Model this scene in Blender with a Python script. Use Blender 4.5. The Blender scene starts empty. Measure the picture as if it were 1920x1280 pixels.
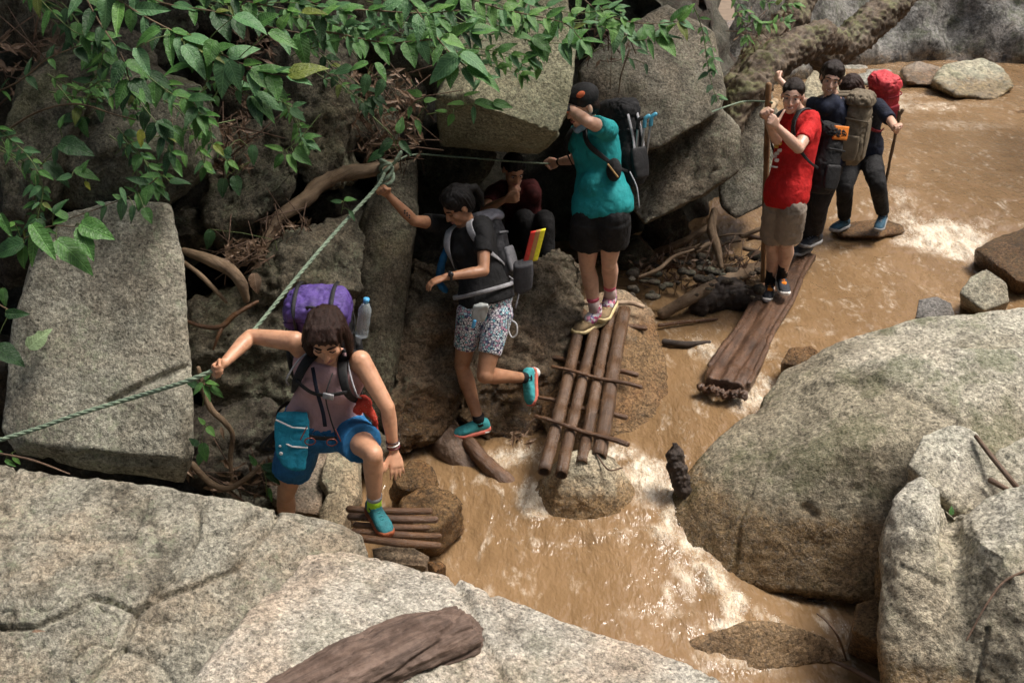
import bpy, bmesh, math, random
import numpy as np
from mathutils import Vector, Matrix
random.seed(7); np.random.seed(7)
R = math.radians
sc = bpy.context.scene
COL = sc.collection

# ---------------------------------------------------------------- camera, sky, sun, exposure
CAMH, PITCH, FPX = 3.2, R(25.6), 1867.0
cam_d = bpy.data.cameras.new('camera'); cam = bpy.data.objects.new('camera', cam_d); COL.objects.link(cam)
cam.location = (0, 0, CAMH); cam.rotation_euler = (R(90) - PITCH, 0, 0)
cam_d.sensor_width = 36; cam_d.lens = 36 * FPX / 1920; cam_d.clip_start = .1; cam_d.clip_end = 1500
cam_d.dof.use_dof = True; cam_d.dof.focus_distance = 5.3; cam_d.dof.aperture_fstop = 5.0
sc.camera = cam
world = bpy.data.worlds.new('World'); sc.world = world; world.use_nodes = True
SUN_EL, SUN_AZ = 64, 84            # azimuth measured clockwise from +Y
nt = world.node_tree
sky = nt.nodes.new('ShaderNodeTexSky'); sky.sky_type = 'NISHITA'; sky.sun_disc = False
sky.sun_elevation = R(SUN_EL); sky.sun_rotation = R(SUN_AZ); sky.air_density = 1.0; sky.dust_density = 6.0; sky.ozone_density = 1.0
nt.links.new(sky.outputs[0], nt.nodes['Background'].inputs[0])
nt.nodes['Background'].inputs[1].default_value = .095
sun_d = bpy.data.lights.new('sun', 'SUN'); sun = bpy.data.objects.new('sun', sun_d); COL.objects.link(sun)
sun_d.energy = 1.5; sun_d.angle = R(16); sun_d.color = (1, .96, .90)
_sd = Vector((math.sin(R(SUN_AZ)) * math.cos(R(SUN_EL)), math.cos(R(SUN_AZ)) * math.cos(R(SUN_EL)), math.sin(R(SUN_EL))))
sun.rotation_euler = (-_sd).to_track_quat('-Z', 'Y').to_euler(); sun.location = (0, 0, 30)
vs = sc.view_settings; vs.view_transform = 'Standard'; vs.look = 'None'; vs.gamma = 1; vs.use_curve_mapping = False
vs.exposure = 1.36

# ---------------------------------------------------------------- sight lines of the photograph -> real places
CP = np.array([0, 0, CAMH]); _c, _s = math.cos(PITCH), math.sin(PITCH)
def ray(px, py):
    x, y = (px - 960) / FPX, -(py - 640) / FPX
    return np.array([x, _c + y * _s, -_s + y * _c])
def P(px, py, D): d = ray(px, py); return CP + d * (D / d[1])
def W(px, py, z): d = ray(px, py); return CP + d * ((z - CAMH) / d[2])
def proj(co):
    q = np.asarray(co) - CP; zc = q[..., 1] * _c - q[..., 2] * _s; yc = q[..., 1] * _s + q[..., 2] * _c
    return 960 + FPX * q[..., 0] / zc, 640 - FPX * yc / zc
def J(par, px, py, L, sg=1):
    d = ray(px, py); d = d / np.linalg.norm(d); oc = CP - par
    b = d @ oc; c = oc @ oc - L * L; q = b * b - c
    t = -b if q < 0 else -b + sg * math.sqrt(q)
    return CP + d * t
def nz(v): v = np.asarray(v, float); return v / (np.linalg.norm(v) + 1e-12)
def V(*a): return np.array(a, float)

# ---------------------------------------------------------------- noise
_rg = np.random.RandomState(3); _PERM = np.concatenate([_rg.permutation(256)] * 3); _G = nzg = _rg.normal(size=(256, 3)); _G /= np.linalg.norm(_G, axis=1)[:, None]
def pn(p):
    p = np.asarray(p, float); i = np.floor(p).astype(int); f = p - i; i &= 255; u = f * f * f * (f * (f * 6 - 15) + 10); out = 0
    for a in (0, 1):
        wa = u[:, 0] if a else 1 - u[:, 0]
        for b in (0, 1):
            wb = u[:, 1] if b else 1 - u[:, 1]
            for c in (0, 1):
                wc = u[:, 2] if c else 1 - u[:, 2]
                h = _PERM[_PERM[_PERM[i[:, 0] + a] + i[:, 1] + b] + i[:, 2] + c]
                g = _G[h]; out = out + wa * wb * wc * (g[:, 0] * (f[:, 0] - a) + g[:, 1] * (f[:, 1] - b) + g[:, 2] * (f[:, 2] - c))
    return out
def fbm(p, o=4, g=.5):
    s, a = 0, 1.
    for k in range(o): s = s + a * pn(p * 2.03 ** k + 17.3 * k); a *= g
    return s
def sstep(a, b, x): t = np.clip((x - a) / (b - a), 0, 1); return t * t * (3 - 2 * t)

# ---------------------------------------------------------------- mesh builder
class MB:
    def __init__(s): s.v = []; s.f = []; s.n = 0
    def add(s, v, f):
        v = np.asarray(v, float); s.v.append(v); n = s.n; s.f += [tuple(i + n for i in q) for q in f]; s.n += len(v); return s
    def loft(s, rings, n=14, cap=True):
        """rings of (centre, u, v[, exponent])"""
        th = np.linspace(0, 2 * math.pi, n, endpoint=False); vs = []; m = len(rings)
        for r in rings:
            e = r[3] if len(r) > 3 else 2.; ct, st = np.cos(th), np.sin(th)
            x = np.sign(ct) * np.abs(ct) ** (2 / e); y = np.sign(st) * np.abs(st) ** (2 / e)
            vs.append(np.asarray(r[0]) + x[:, None] * np.asarray(r[1]) + y[:, None] * np.asarray(r[2]))
        f = [(k * n + j, k * n + (j + 1) % n, (k + 1) * n + (j + 1) % n, (k + 1) * n + j) for k in range(m - 1) for j in range(n)]
        vv = np.concatenate(vs)
        if cap:
            vv = np.concatenate([vv, [rings[0][0]], [rings[-1][0]]]); a, b = m * n, m * n + 1
            f += [(a, (j + 1) % n, j) for j in range(n)] + [(b, (m - 1) * n + j, (m - 1) * n + (j + 1) % n) for j in range(n)]
        return s.add(vv, f)
    def tube(s, pts, rad, n=10, flat=1., nh=None, rnd=True, e=2.):
        """continuous sweep with rounded ends; flat < 1 squashes it along nh"""
        pts = [np.asarray(p, float) for p in pts]
        rad = [rad] * len(pts) if np.isscalar(rad) else list(rad)
        rings = []; ref = None; m = len(pts)
        for k in range(m):
            t = nz(pts[min(k + 1, m - 1)] - pts[max(k - 1, 0)])
            if nh is not None: v = np.asarray(nh if np.ndim(nh) == 1 else nh[k], float)
            else: v = ref if ref is not None else (V(0, 0, 1) if abs(t[2]) < .9 else V(1, 0, 0))
            v = nz(v - t * (v @ t)); ref = v; u = np.cross(t, v)
            rings.append((pts[k], u * rad[k], v * rad[k] * flat, e, t * rad[k]))
        out = []
        if rnd:
            for q in (.97, .75, .4): a = math.sqrt(1 - q * q); r = rings[0]; out.append((r[0] - r[4] * q, r[1] * a, r[2] * a, e))
        out += [r[:4] for r in rings]
        if rnd:
            for q in (.4, .75, .97): a = math.sqrt(1 - q * q); r = rings[-1]; out.append((r[0] + r[4] * q, r[1] * a, r[2] * a, e))
        return s.loft(out, n)
    def ell(s, c, r, ax=None, n=14):
        ax = np.eye(3) if ax is None else ax; c = np.asarray(c, float); rings = []
        for q in np.linspace(-math.pi / 2 + .12, math.pi / 2 - .12, 9):
            rings.append((c + ax[2] * r[2] * math.sin(q), ax[0] * r[0] * math.cos(q), ax[1] * r[1] * math.cos(q)))
        return s.loft(rings, n)
    def hull(s, pts):
        bm = bmesh.new()
        for p in pts: bm.verts.new(p)
        bmesh.ops.convex_hull(bm, input=bm.verts[:])
        for v in [v for v in bm.verts if not v.link_faces]: bm.verts.remove(v)
        bm.verts.index_update(); s.add([v.co[:] for v in bm.verts], [[v.index for v in f.verts] for f in bm.faces]); bm.free(); return s
def mesh_of(v, f):
    me = bpy.data.meshes.new('mesh'); me.from_pydata([tuple(x) for x in v], [], f); me.update(); return me
def cat(pts, k=6):
    """Catmull-Rom through the points"""
    p = [np.asarray(x, float) for x in pts]; p = [2 * p[0] - p[1]] + p + [2 * p[-1] - p[-2]]; o = []
    for i in range(1, len(p) - 2):
        for t in np.linspace(0, 1, k, endpoint=False):
            a, b, c, d = p[i - 1], p[i], p[i + 1], p[i + 2]
            o.append(.5 * (2 * b + (c - a) * t + (2 * a - 5 * b + 4 * c - d) * t * t + (3 * b - a - 3 * c + d) * t ** 3))
    return o + [p[-2]]
def rint(r, n):
    return list(np.interp(np.linspace(0, 1, n), np.linspace(0, 1, len(r)), r)) if not np.isscalar(r) else [r] * n
def remesh(me, voxel, sm=3):
    o = bpy.data.objects.new('tmp', me); COL.objects.link(o)
    m = o.modifiers.new('r', 'REMESH'); m.mode = 'VOXEL'; m.voxel_size = voxel
    if sm: q = o.modifiers.new('s', 'SMOOTH'); q.iterations = sm; q.factor = .5
    dg = bpy.context.evaluated_depsgraph_get(); out = bpy.data.meshes.new_from_object(o.evaluated_get(dg))
    bpy.data.objects.remove(o); bpy.data.meshes.remove(me); return out
def co_no(me):
    n = len(me.vertices); c = np.empty(n * 3, np.float32); me.vertices.foreach_get('co', c)
    q = np.empty(n * 3, np.float32); me.vertex_normals.foreach_get('vector', q); return c.reshape(-1, 3).astype(float), q.reshape(-1, 3).astype(float)
def set_co(me, c): me.vertices.foreach_set('co', np.ascontiguousarray(c, np.float32).ravel()); me.update()
WL = {}
def build(name, mb, mt, parent=None, voxel=None, sm=3, disp=None, smooth=True, origin=None):
    me = mesh_of(np.concatenate(mb.v), mb.f) if isinstance(mb, MB) else mb
    if voxel: me = remesh(me, voxel, sm)
    c, n = co_no(me)
    if disp is not None: c = c + disp(c, n)
    if parent is not None: org = WL[parent.name]
    elif origin is not None: org = np.asarray(origin, float)
    else: org = np.array([(c[:, 0].min() + c[:, 0].max()) / 2, (c[:, 1].min() + c[:, 1].max()) / 2, c[:, 2].min()])
    set_co(me, c - org)
    me.polygons.foreach_set('use_smooth', np.full(len(me.polygons), smooth)); me.update()
    me.name = name
    o = bpy.data.objects.new(name, me); COL.objects.link(o)
    if isinstance(mt, (list, tuple)):
        for q in mt: me.materials.append(q)
    elif mt: me.materials.append(mt)
    if parent is not None: o.parent = parent
    else: o.location = org
    WL[o.name] = org
    if getattr(mt, 'get', None) and mt.get('woody'): grain(o)
    return o
def tag(o, label, catg, group=None):
    o['label'] = label; o['category'] = catg
    if group: o['group'] = group
    return o
def kind(o, k, label=None):
    o['kind'] = k
    if label: o['label'] = label
    return o
def thing(name, loc, label, catg, group=None):
    o = bpy.data.objects.new(name, None); COL.objects.link(o); o.location = loc; o.empty_display_size = .1; WL[o.name] = np.asarray(loc, float)
    return tag(o, label, catg, group)

def grain(o, axis=None, across=26., along=3.):
    """wood fibres run along the piece: store coordinates stretched that way"""
    c, n = co_no(o.data)
    if axis is None: q = c - c.mean(0); axis = np.linalg.svd(q[:: max(1, len(q) // 400)], full_matrices=False)[2][0]
    axis = nz(axis); a = nz(np.cross(axis, V(.3, .5, .9))); b = np.cross(axis, a)
    at = o.data.attributes.new('grain', 'FLOAT_VECTOR', 'POINT'); at.data.foreach_set('vector', np.ascontiguousarray(np.c_[c @ a * across, c @ b * across, c @ axis * along], np.float32).ravel()); return o
# ---------------------------------------------------------------- materials
class NT:
    def __init__(s, name):
        s.m = bpy.data.materials.new(name); s.m.use_nodes = True; s.t = s.m.node_tree; s.b = s.t.nodes['Principled BSDF']; s.o = s.t.nodes['Material Output']
    def put(s, sock, val):
        if hasattr(val, 'is_output'): s.t.links.new(val, sock)
        elif isinstance(val, (tuple, list)) and len(val) == 3 and sock.type == 'RGBA': sock.default_value = (*val, 1)
        else: sock.default_value = val
    def node(s, t, attrs={}, **ins):
        n = s.t.nodes.new(t)
        for k, v in attrs.items(): setattr(n, k, v)
        for k, v in ins.items():
            k2 = int(k[1:]) if k[0] == '_' else k.replace('_', ' ')
            s.put(n.inputs[k2], v)
        return n
    def pos(s, sx=1, sy=1, sz=1, obj=False):
        g = s.node('ShaderNodeTexCoord').outputs['Object'] if obj else s.node('ShaderNodeNewGeometry').outputs['Position']
        if (sx, sy, sz) == (1, 1, 1): return g
        return s.node('ShaderNodeMapping', Vector=g, Scale=(sx, sy, sz)).outputs[0]
    def noise(s, vec, scale, detail=5, rough=.6, dist=0): return s.node('ShaderNodeTexNoise', Vector=vec, Scale=scale, Detail=detail, Roughness=rough, Distortion=dist).outputs['Fac']
    def vor(s, vec, scale, out='Distance', feat='F1'): return s.node('ShaderNodeTexVoronoi', dict(feature=feat), Vector=vec, Scale=scale).outputs[out]
    def ramp(s, fac, *st):
        n = s.node('ShaderNodeValToRGB', _0=fac); e = n.color_ramp.elements
        while len(e) < len(st): e.new(.5)
        for k, (p, c) in enumerate(st): e[k].position = p; e[k].color = (*c, 1) if len(c) == 3 else c
        return n.outputs[0]
    def rmp(s, fac, a, b, lo=0., hi=1.): return s.node('ShaderNodeMapRange', dict(interpolation_type='SMOOTHSTEP'), Value=fac, From_Min=a, From_Max=b, To_Min=lo, To_Max=hi).outputs[0]
    def mix(s, fac, a, b, bt='MIX'):
        n = s.node('ShaderNodeMix', dict(data_type='RGBA', blend_type=bt)); s.put(n.inputs[0], fac); s.put(n.inputs[6], a); s.put(n.inputs[7], b); return n.outputs[2]
    def math(s, op, a, b=0.): return s.node('ShaderNodeMath', dict(operation=op), _0=a, _1=b).outputs[0]
    def bump(s, h, st=.5, d=.01, nrm=None):
        n = s.node('ShaderNodeBump', Height=h, Strength=st, Distance=d)
        if nrm is not None: s.put(n.inputs['Normal'], nrm)
        return n.outputs[0]
    def done(s, col=None, rough=None, nrm=None, **k):
        if col is not None: s.put(s.b.inputs['Base Color'], col)
        if rough is not None: s.put(s.b.inputs['Roughness'], rough)
        if nrm is not None: s.put(s.b.inputs['Normal'], nrm)
        for a, v in k.items(): s.put(s.b.inputs[a.replace('_', ' ')], v)
        return s.m
def attr(t, name): return t.node('ShaderNodeAttribute', dict(attribute_name=name)).outputs['Fac']
_gran = {}
def granite(tone=(.40, .36, .29), dark=.35, lichen=.3, moss=0., wet=-9., scale=1., brown=.3, stz=-9.):
    k = (tone, dark, lichen, moss, wet, scale, brown, stz)
    if k in _gran: return _gran[k]
    t = NT('granite'); p = t.pos(); T = np.array(tone)
    big = t.noise(p, 1.7, 6, .65); mid = t.noise(p, 7, 6, .7, .4)
    sp = t.noise(p, 55 * scale, 4, .85); cr = t.vor(p, 85 * scale, 'Color')
    crs = t.node('ShaderNodeSeparateColor', _0=cr).outputs[0]
    sp2 = t.noise(p, 130 * scale, 3, .8)
    g = t.math('ADD', t.math('MULTIPLY', sp, .55), t.math('ADD', t.math('MULTIPLY', sp2, .33), t.math('MULTIPLY', crs, .12)))
    c = t.ramp(g, (.36, tuple(T * .20)), (.445, tuple(T * .62)), (.525, tuple(T * 1.0)), (.63, tuple(np.minimum(T * 1.65, .85))))
    warm = t.mix(t.rmp(big, .42, .66, 0, brown), c, t.mix(1., c, (1.05, .72, .50), 'MULTIPLY'))
    warm = t.mix(t.rmp(mid, .47, .66, 0, dark), warm, t.mix(1., warm, (.32, .30, .27), 'MULTIPLY'))
    st = t.noise(t.pos(1.6, 1.6, .5), 2.3, 6, .7)
    warm = t.mix(t.rmp(st, .50, .64, 0, dark), warm, t.mix(1., warm, (.24, .23, .21), 'MULTIPLY'))
    if lichen:
        l = t.math('MULTIPLY', t.rmp(t.noise(p, 3.1, 5, .6), .46, .64), t.rmp(t.noise(p, 26, 5, .7), .48, .62, 0, lichen))
        warm = t.mix(l, warm, (.33, .36, .24))
    if moss:
        nz_ = t.node('ShaderNodeSeparateXYZ', _0=t.node('ShaderNodeNewGeometry').outputs['Normal']).outputs[2]
        mm = t.math('MULTIPLY', t.rmp(t.noise(p, 2.2, 6, .7), .50, .60), t.math('MULTIPLY', t.rmp(nz_, -.2, .6), moss))
        warm = t.mix(mm, warm, t.ramp(t.noise(p, 60, 4, .8), (.3, (.02, .035, .008)), (.7, (.12, .16, .035))))
    z = t.node('ShaderNodeSeparateXYZ', _0=p).outputs[2]
    zz = t.math('ADD', z, t.math('MULTIPLY', t.math('SUBTRACT', mid, .5), .35))
    if stz > -5: warm = t.mix(t.rmp(t.math('ADD', z, t.math('MULTIPLY', t.math('SUBTRACT', big, .5), 1.1)), stz + .22, stz - .12, 0, .75), warm, t.mix(1., warm, (.60, .53, .43), 'MULTIPLY'))
    w = t.rmp(zz, wet + .16, wet + .02) if wet > -5 else 0.
    col = t.mix(w, warm, t.mix(1., warm, (.64, .50, .36), 'MULTIPLY')) if wet > -5 else warm
    ro = t.rmp(w, 0, 1, .82, .22) if wet > -5 else .82
    h = t.math('ADD', t.math('MULTIPLY', sp, .7), t.math('ADD', t.math('MULTIPLY', mid, 1.6), t.math('MULTIPLY', crs, .25)))
    _gran[k] = t.done(col, ro, t.bump(h, 1., .02), Specular_IOR_Level=.35); return _gran[k]
def wood(name, a, b, wet=False, bark=False, axis=None, moss=0.):
    t = NT(name); p = t.pos(); st = t.noise(t.node('ShaderNodeAttribute', dict(attribute_name='grain')).outputs['Vector'], 1., 6, .75, .4); big = t.noise(p, 5, 5, .7)
    c = t.ramp(st, (.3, a), (.7, b)); c = t.mix(t.rmp(big, .45, .7, 0, .75), c, t.mix(1., c, (.4, .34, .3), 'MULTIPLY'))
    if moss:
        n = t.node('ShaderNodeSeparateXYZ', _0=t.node('ShaderNodeNewGeometry').outputs['Normal']).outputs[2]
        m = t.math('MULTIPLY', t.rmp(t.noise(p, 3.5, 5, .7), .46, .58), t.math('MULTIPLY', t.rmp(n, .1, .8), moss))
        c = t.mix(m, c, t.ramp(t.noise(p, 50, 4, .8), (.3, (.03, .05, .008)), (.7, (.17, .21, .03))))
    h = t.math('ADD', t.math('MULTIPLY', st, 1.6), t.math('MULTIPLY', t.noise(p, 70, 4, .8), .35)); t.m['woody'] = 1
    return t.done(c, t.rmp(big, .35, .65, .18 if wet else .6, .42 if wet else .85), t.bump(h, .8, .012), Specular_IOR_Level=.45)
_fab = {}
def fabric(name, col, var=.25, rough=.85, fine=420, sheen=.0, shine=.3):
    k = (name, col, var, rough)
    if k in _fab: return _fab[k]
    t = NT(name); p = t.pos(obj=True); C = np.array(col)
    n = t.noise(p, 9, 6, .7); c = t.ramp(n, (.36, tuple(C * (1 - 1.6 * min(var, .45)))), (.52, tuple(C)), (.66, tuple(np.minimum(C * (1 + var), 1)))); c = t.mix(t.rmp(t.noise(p, 5, 6, .75), .56, .72, 0, .35), c, tuple(C * .45 + V(.012, .009, .006)))
    h = t.math('ADD', t.math('MULTIPLY', t.noise(p, fine, 2, .6), .3), t.noise(p, 34, 4, .6, .6))
    _fab[k] = t.done(c, rough, t.bump(h, .6, .011), Specular_IOR_Level=shine); return _fab[k]
def plain(name, col, rough=.5, metal=0., **kw):
    k = ('plain', name, col, rough)
    if k in _fab: return _fab[k]
    t = NT(name); n = t.noise(t.pos(obj=True), 40, 4, .7); C = np.array(col)
    _fab[k] = t.done(t.ramp(n, (.3, tuple(C * .8)), (.7, tuple(np.minimum(C * 1.15, 1)))), rough, Metallic=metal, **kw); return _fab[k]
def skin(name, col):
    t = NT(name); p = t.pos(obj=True); C = np.array(col)
    n = t.noise(p, 16, 5, .65); c = t.ramp(n, (.32, tuple(C * V(.78, .70, .66))), (.5, tuple(C)), (.7, tuple(C * V(1.14, 1.10, 1.08))))
    f = t.noise(p, 220, 3, .6); c = t.mix(t.rmp(f, .55, .75, 0, .25), c, tuple(C * V(.8, .6, .5)))
    return t.done(c, t.rmp(n, .3, .7, .38, .55), t.bump(f, .12, .002), Subsurface_Weight=.12, Subsurface_Radius=(.6, .25, .12), Subsurface_Scale=.012, Specular_IOR_Level=.5)
def hairm(name, col, hl):
    t = NT(name); s = t.noise(t.pos(60, 60, 7, obj=True), 3.2, 4, .7, .3)
    return t.done(t.ramp(s, (.35, col), (.75, hl)), .48, t.bump(s, .8, .008), Specular_IOR_Level=.22)
# ---------------------------------------------------------------- rock building
def S(back, *pts, conv=.22, drop=0.):
    """front points (px, py, distance) plus the same outline further back, drawn in a little"""
    f = [P(*p) for p in pts]; b = [P(p[0], p[1], p[2] + back) for p in pts]; c = sum(b) / len(b)
    return f + [q + (c - q) * conv - V(0, 0, drop) for q in b]
def rdisp(amp=.03, f=1.6, crack=0., seed=0., cracks=(), ledge=0., facet=0):
    def go(c, n):
        q = c + seed * 7.7; base = 0.
        if facet:                                   # planes split off the block
            r_ = np.random.RandomState(int(seed * 100)); m = c.mean(0); c0 = c
            for _ in range(facet):
                k = nz(r_.normal(size=3) * V(1, 1, .8)); pr = (c - m) @ k; lim = pr.max() * r_.uniform(.78, .95); c = c - k * np.maximum(pr - lim, 0)[:, None] * .92
            base = c - c0
        d = amp * (fbm(q * f, 4, .5) * 1.5 + (.35 + .06 * facet) * fbm(q * f * 4.2, 4, .6)) + .006 * fbm(q * 19, 3, .6) * min(1, amp / .02)
        if ledge:                                   # chipped, stepped faces
            s = fbm(q * V(1.1, 1.1, 2.1) * f, 3); d = d + ledge * (np.floor(s * 5) + sstep(.75, 1, s * 5 - np.floor(s * 5))) / 5
        if crack:
            w = fbm(q * 1.9 * V(1, 1, .6) + .35 * fbm(q * 5, 2)[:, None], 2); d = d - crack * sstep(.035, 0., np.abs(w)) * sstep(-.1, .25, fbm(q * .9 + 5, 2))
        for path, wd, dp in cracks:                 # the cracks one sees in the photograph, cut where they run
            x, y = proj(c); best = np.full(len(c), 1e9); wob = 4 * pn(c * 9) + 3 * pn(c * 31)
            for (x0, y0), (x1, y1) in zip(path[:-1], path[1:]):
                L = (x1 - x0) ** 2 + (y1 - y0) ** 2; t = np.clip(((x - x0) * (x1 - x0) + (y - y0) * (y1 - y0)) / L, 0, 1)
                best = np.minimum(best, np.hypot(x - x0 - t * (x1 - x0), y - y0 - t * (y1 - y0) + wob))
            d = d - dp * sstep(wd, wd * .25, best)
        return base + n * d[:, None]
    return go
def rock(name, label, hulls, mt, voxel=.022, sm=5, amp=.03, f=1.6, crack=.02, catg='boulder', group=None, seed=None, cracks=(), ledge=0., facet=0):
    mb = MB()
    if not isinstance(hulls[0], list): hulls = [hulls]
    if facet:                                       # room for the planes split off, so that neighbours still meet
        m_ = np.mean([q for h in hulls for q in h], axis=0); hulls = [[m_ + (q - m_) * 1.12 for q in h] for h in hulls]
    for h in hulls: mb.hull(h)
    sd = seed if seed is not None else (sum(map(ord, label)) % 97) * .37
    o = build(name, mb, mt, None, voxel, sm, rdisp(amp, f, crack, sd, cracks, ledge, facet)); return tag(o, label, catg, group)

# ---------------------------------------------------------------- the ground and the water
t = NT('silt'); p = t.pos(); silt = t.done(t.ramp(t.noise(p, 3, 6, .7), (.3, (.10, .065, .035)), (.7, (.20, .14, .08))), .8)
t = NT('dark_earth'); p = t.pos(); a = t.noise(p, 9, 6, .75); b = t.noise(p, 2.2, 5, .7)
sp = t.noise(p, 55, 4, .85)
EARTH = t.done(t.mix(t.rmp(b, .38, .50), t.ramp(a, (.3, (.010, .007, .005)), (.7, (.055, .035, .022))), t.mix(t.rmp(a, .4, .62, 0, .8), t.ramp(sp, (.36, (.05, .045, .033)), (.55, (.09, .083, .06)), (.68, (.17, .16, .12))), t.ramp(sp, (.36, (.015, .015, .011)), (.65, (.055, .055, .036))))), .9, t.bump(t.math('ADD', a, t.math('MULTIPLY', sp, .4)), .9, .04))
g = MB().add([(-400, -60, -1.4), (400, -60, -1.4), (400, 900, -1.4), (-400, 900, -1.4)], [(0, 1, 2, 3)]); kind(build('ground', g, silt, origin=(0, 0, -1.4)), 'structure')

def grid_surf(rows): 
    m, n = len(rows), len(rows[0]); v = np.array(rows).reshape(-1, 3)
    return MB().add(v, [(i * n + j, i * n + j + 1, (i + 1) * n + j + 1, (i + 1) * n + j) for i in range(m - 1) for j in range(n - 1)])
def bank(name, plan, z0, z1, lean, nu, nv, amp, mt, f=1.0):
    """a slope standing on a line in plan, leaning back, roughened"""
    pl = np.array(plan, float); s = np.concatenate([[0], np.cumsum(np.hypot(*np.diff(pl, axis=0).T))]); u = np.linspace(0, s[-1], nu)
    x = np.interp(u, s, pl[:, 0]); y = np.interp(u, s, pl[:, 1]); rows = []
    tx, ty = np.gradient(x), np.gradient(y); L = np.hypot(tx, ty); nx, ny = -ty / L, tx / L
    for z in np.linspace(z0, z1, nv): rows.append([(x[i] + nx[i] * lean(z), y[i] + ny[i] * lean(z), z) for i in range(nu)])
    mb = grid_surf(rows)
    def d(c, n):
        s = fbm(c * V(1.2, 1.2, 2.2) * f, 3) * 5
        return n * (amp * (fbm(c * .8 * f, 4) * 1.6 + .5 * fbm(c * 3.1 * f, 5, .6) + .5 * (np.floor(s) + sstep(.7, 1, s - np.floor(s))) / 2.5))[:, None]
    return build(name, mb, mt, disp=d)
kind(bank('earth_bank', [(-9, 1), (-5.2, 4.4), (-3.4, 5.45), (-1.7, 6.1), (-.85, 6.55), (-.62, 8.6), (.4, 9.3), (1.7, 9.2), (2.3, 9.9), (2.7, 11), (3.2, 14)], -1.3, 9, lambda z: .32 * max(z, 0) ** 1.15, 380, 190, .17, EARTH, 1.3), 'structure')

LV = [  # (px, py, level of the water there)
    (1700, 165, .40), (1900, 170, .40), (1750, 215, .36), (1900, 260, .30), (1700, 260, .28), (1850, 330, .26), (1700, 340, .25), (1620, 330, .24), (1900, 400, .22), (1700, 400, .17), (1640, 420, .14),
    (1780, 480, .0), (1660, 470, .0), (1580, 480, .0), (1560, 560, -.01), (1700, 560, -.02), (1850, 560, .0), (1450, 600, -.02), (1300, 600, -.02), (1300, 680, -.06), (1500, 680, -.05), (1380, 700, -.08), (1330, 780, -.12),
    (1280, 850, -.17), (1160, 850, -.22), (1220, 900, -.27), (960, 850, -.20), (1000, 930, -.34), (850, 850, -.26), (900, 920, -.40), (1200, 960, -.36), (1270, 990, -.42), (820, 1000, -.45), (1000, 1040, -.46), (1150, 1040, -.46),
    (900, 1080, -.46), (1100, 1130, -.47), (1290, 1040, -.47), (1360, 1120, -.50), (1230, 1180, -.50), (1340, 1170, -.56), (1440, 1130, -.66), (1560, 1120, -.67), (1480, 1200, -.68), (1600, 1230, -.70), (1420, 1270, -.70), (1300, 1260, -.66)]
LVP = np.array([W(*q) for q in LV])
def level(xy):
    z = np.zeros(len(xy)); w = np.zeros(len(xy)) + 1e-9
    for q in LVP:
        s = .22 + .045 * max(q[1] - 4, 0); k = np.exp(-((xy[:, 0] - q[0]) ** 2 + (xy[:, 1] - q[1]) ** 2) / (2 * s * s)) + 1e-5 / (.3 + (xy[:, 0] - q[0]) ** 2 + (xy[:, 1] - q[1]) ** 2)
        z += k * q[2]; w += k
    return z / w
def zlev(px, py):
    z = 0
    for _ in range(6): q = W(px, py, z); z = float(level(q[None, :2])[0])
    return z
FOAM = [  # (px, py, radius along x, radius along y in metres, strength): where the photograph shows white water
    (1730, 200, .9, .35, .55), (1690, 180, .6, .3, .5), (1800, 235, .9, .3, .4), (1770, 445, .38, .34, .95), (1700, 415, .25, .3, .6), (1800, 470, .2, .2, .9), (1690, 370, .2, .3, .5), (1850, 420, .3, .3, .35), (1740, 455, .3, .12, .9),
    (1400, 745, .14, .22, .8), (1330, 660, .16, .2, .55), (1440, 720, .12, .2, .6), (1300, 640, .25, .15, .4), (1500, 620, .3, .12, .3), (1430, 660, .15, .2, .5), (1650, 630, .3, .15, .2),
    (1210, 890, .17, .17, .8), (1160, 850, .12, .1, .75), (1260, 920, .1, .14, .7), (1220, 930, .15, .1, .7), (1000, 930, .10, .14, .9), (985, 850, .18, .16, .55), (930, 860, .15, .15, .5), (1010, 960, .08, .07, .9), (1080, 880, .06, .06, .9),
    (1300, 1020, .10, .12, .8), (1340, 1080, .08, .13, .9), (1375, 1130, .075, .12, 1.), (1250, 1000, .15, .1, .65), (1160, 1000, .2, .05, .4), (1210, 985, .15, .05, .3), (1380, 1180, .09, .06, .95), (1420, 1150, .12, .1, .55), (1290, 1090, .06, .18, .55), (1270, 1150, .18, .08, .4),
    (1180, 1150, .25, .05, .35), (1060, 1020, .22, .04, .35), (1500, 1200, .35, .1, .5), (1400, 1240, .3, .1, .55), (1540, 1120, .2, .05, .55), (1580, 1180, .15, .1, .45), (1440, 1160, .15, .06, .6), (800, 880, .12, .1, .25), (1255, 965, .07, .08, .9), (1285, 1020, .06, .07, 1.), (1315, 1060, .06, .07, 1.), (1350, 1095, .06, .06, 1.), (1385, 1125, .06, .07, 1.1), (1380, 1155, .07, .06, 1.), (1350, 1175, .07, .05, .8), (1270, 1060, .05, .1, .6), (1250, 1110, .05, .1, .5), (1630, 680, .2, .1, .2)]
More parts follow.
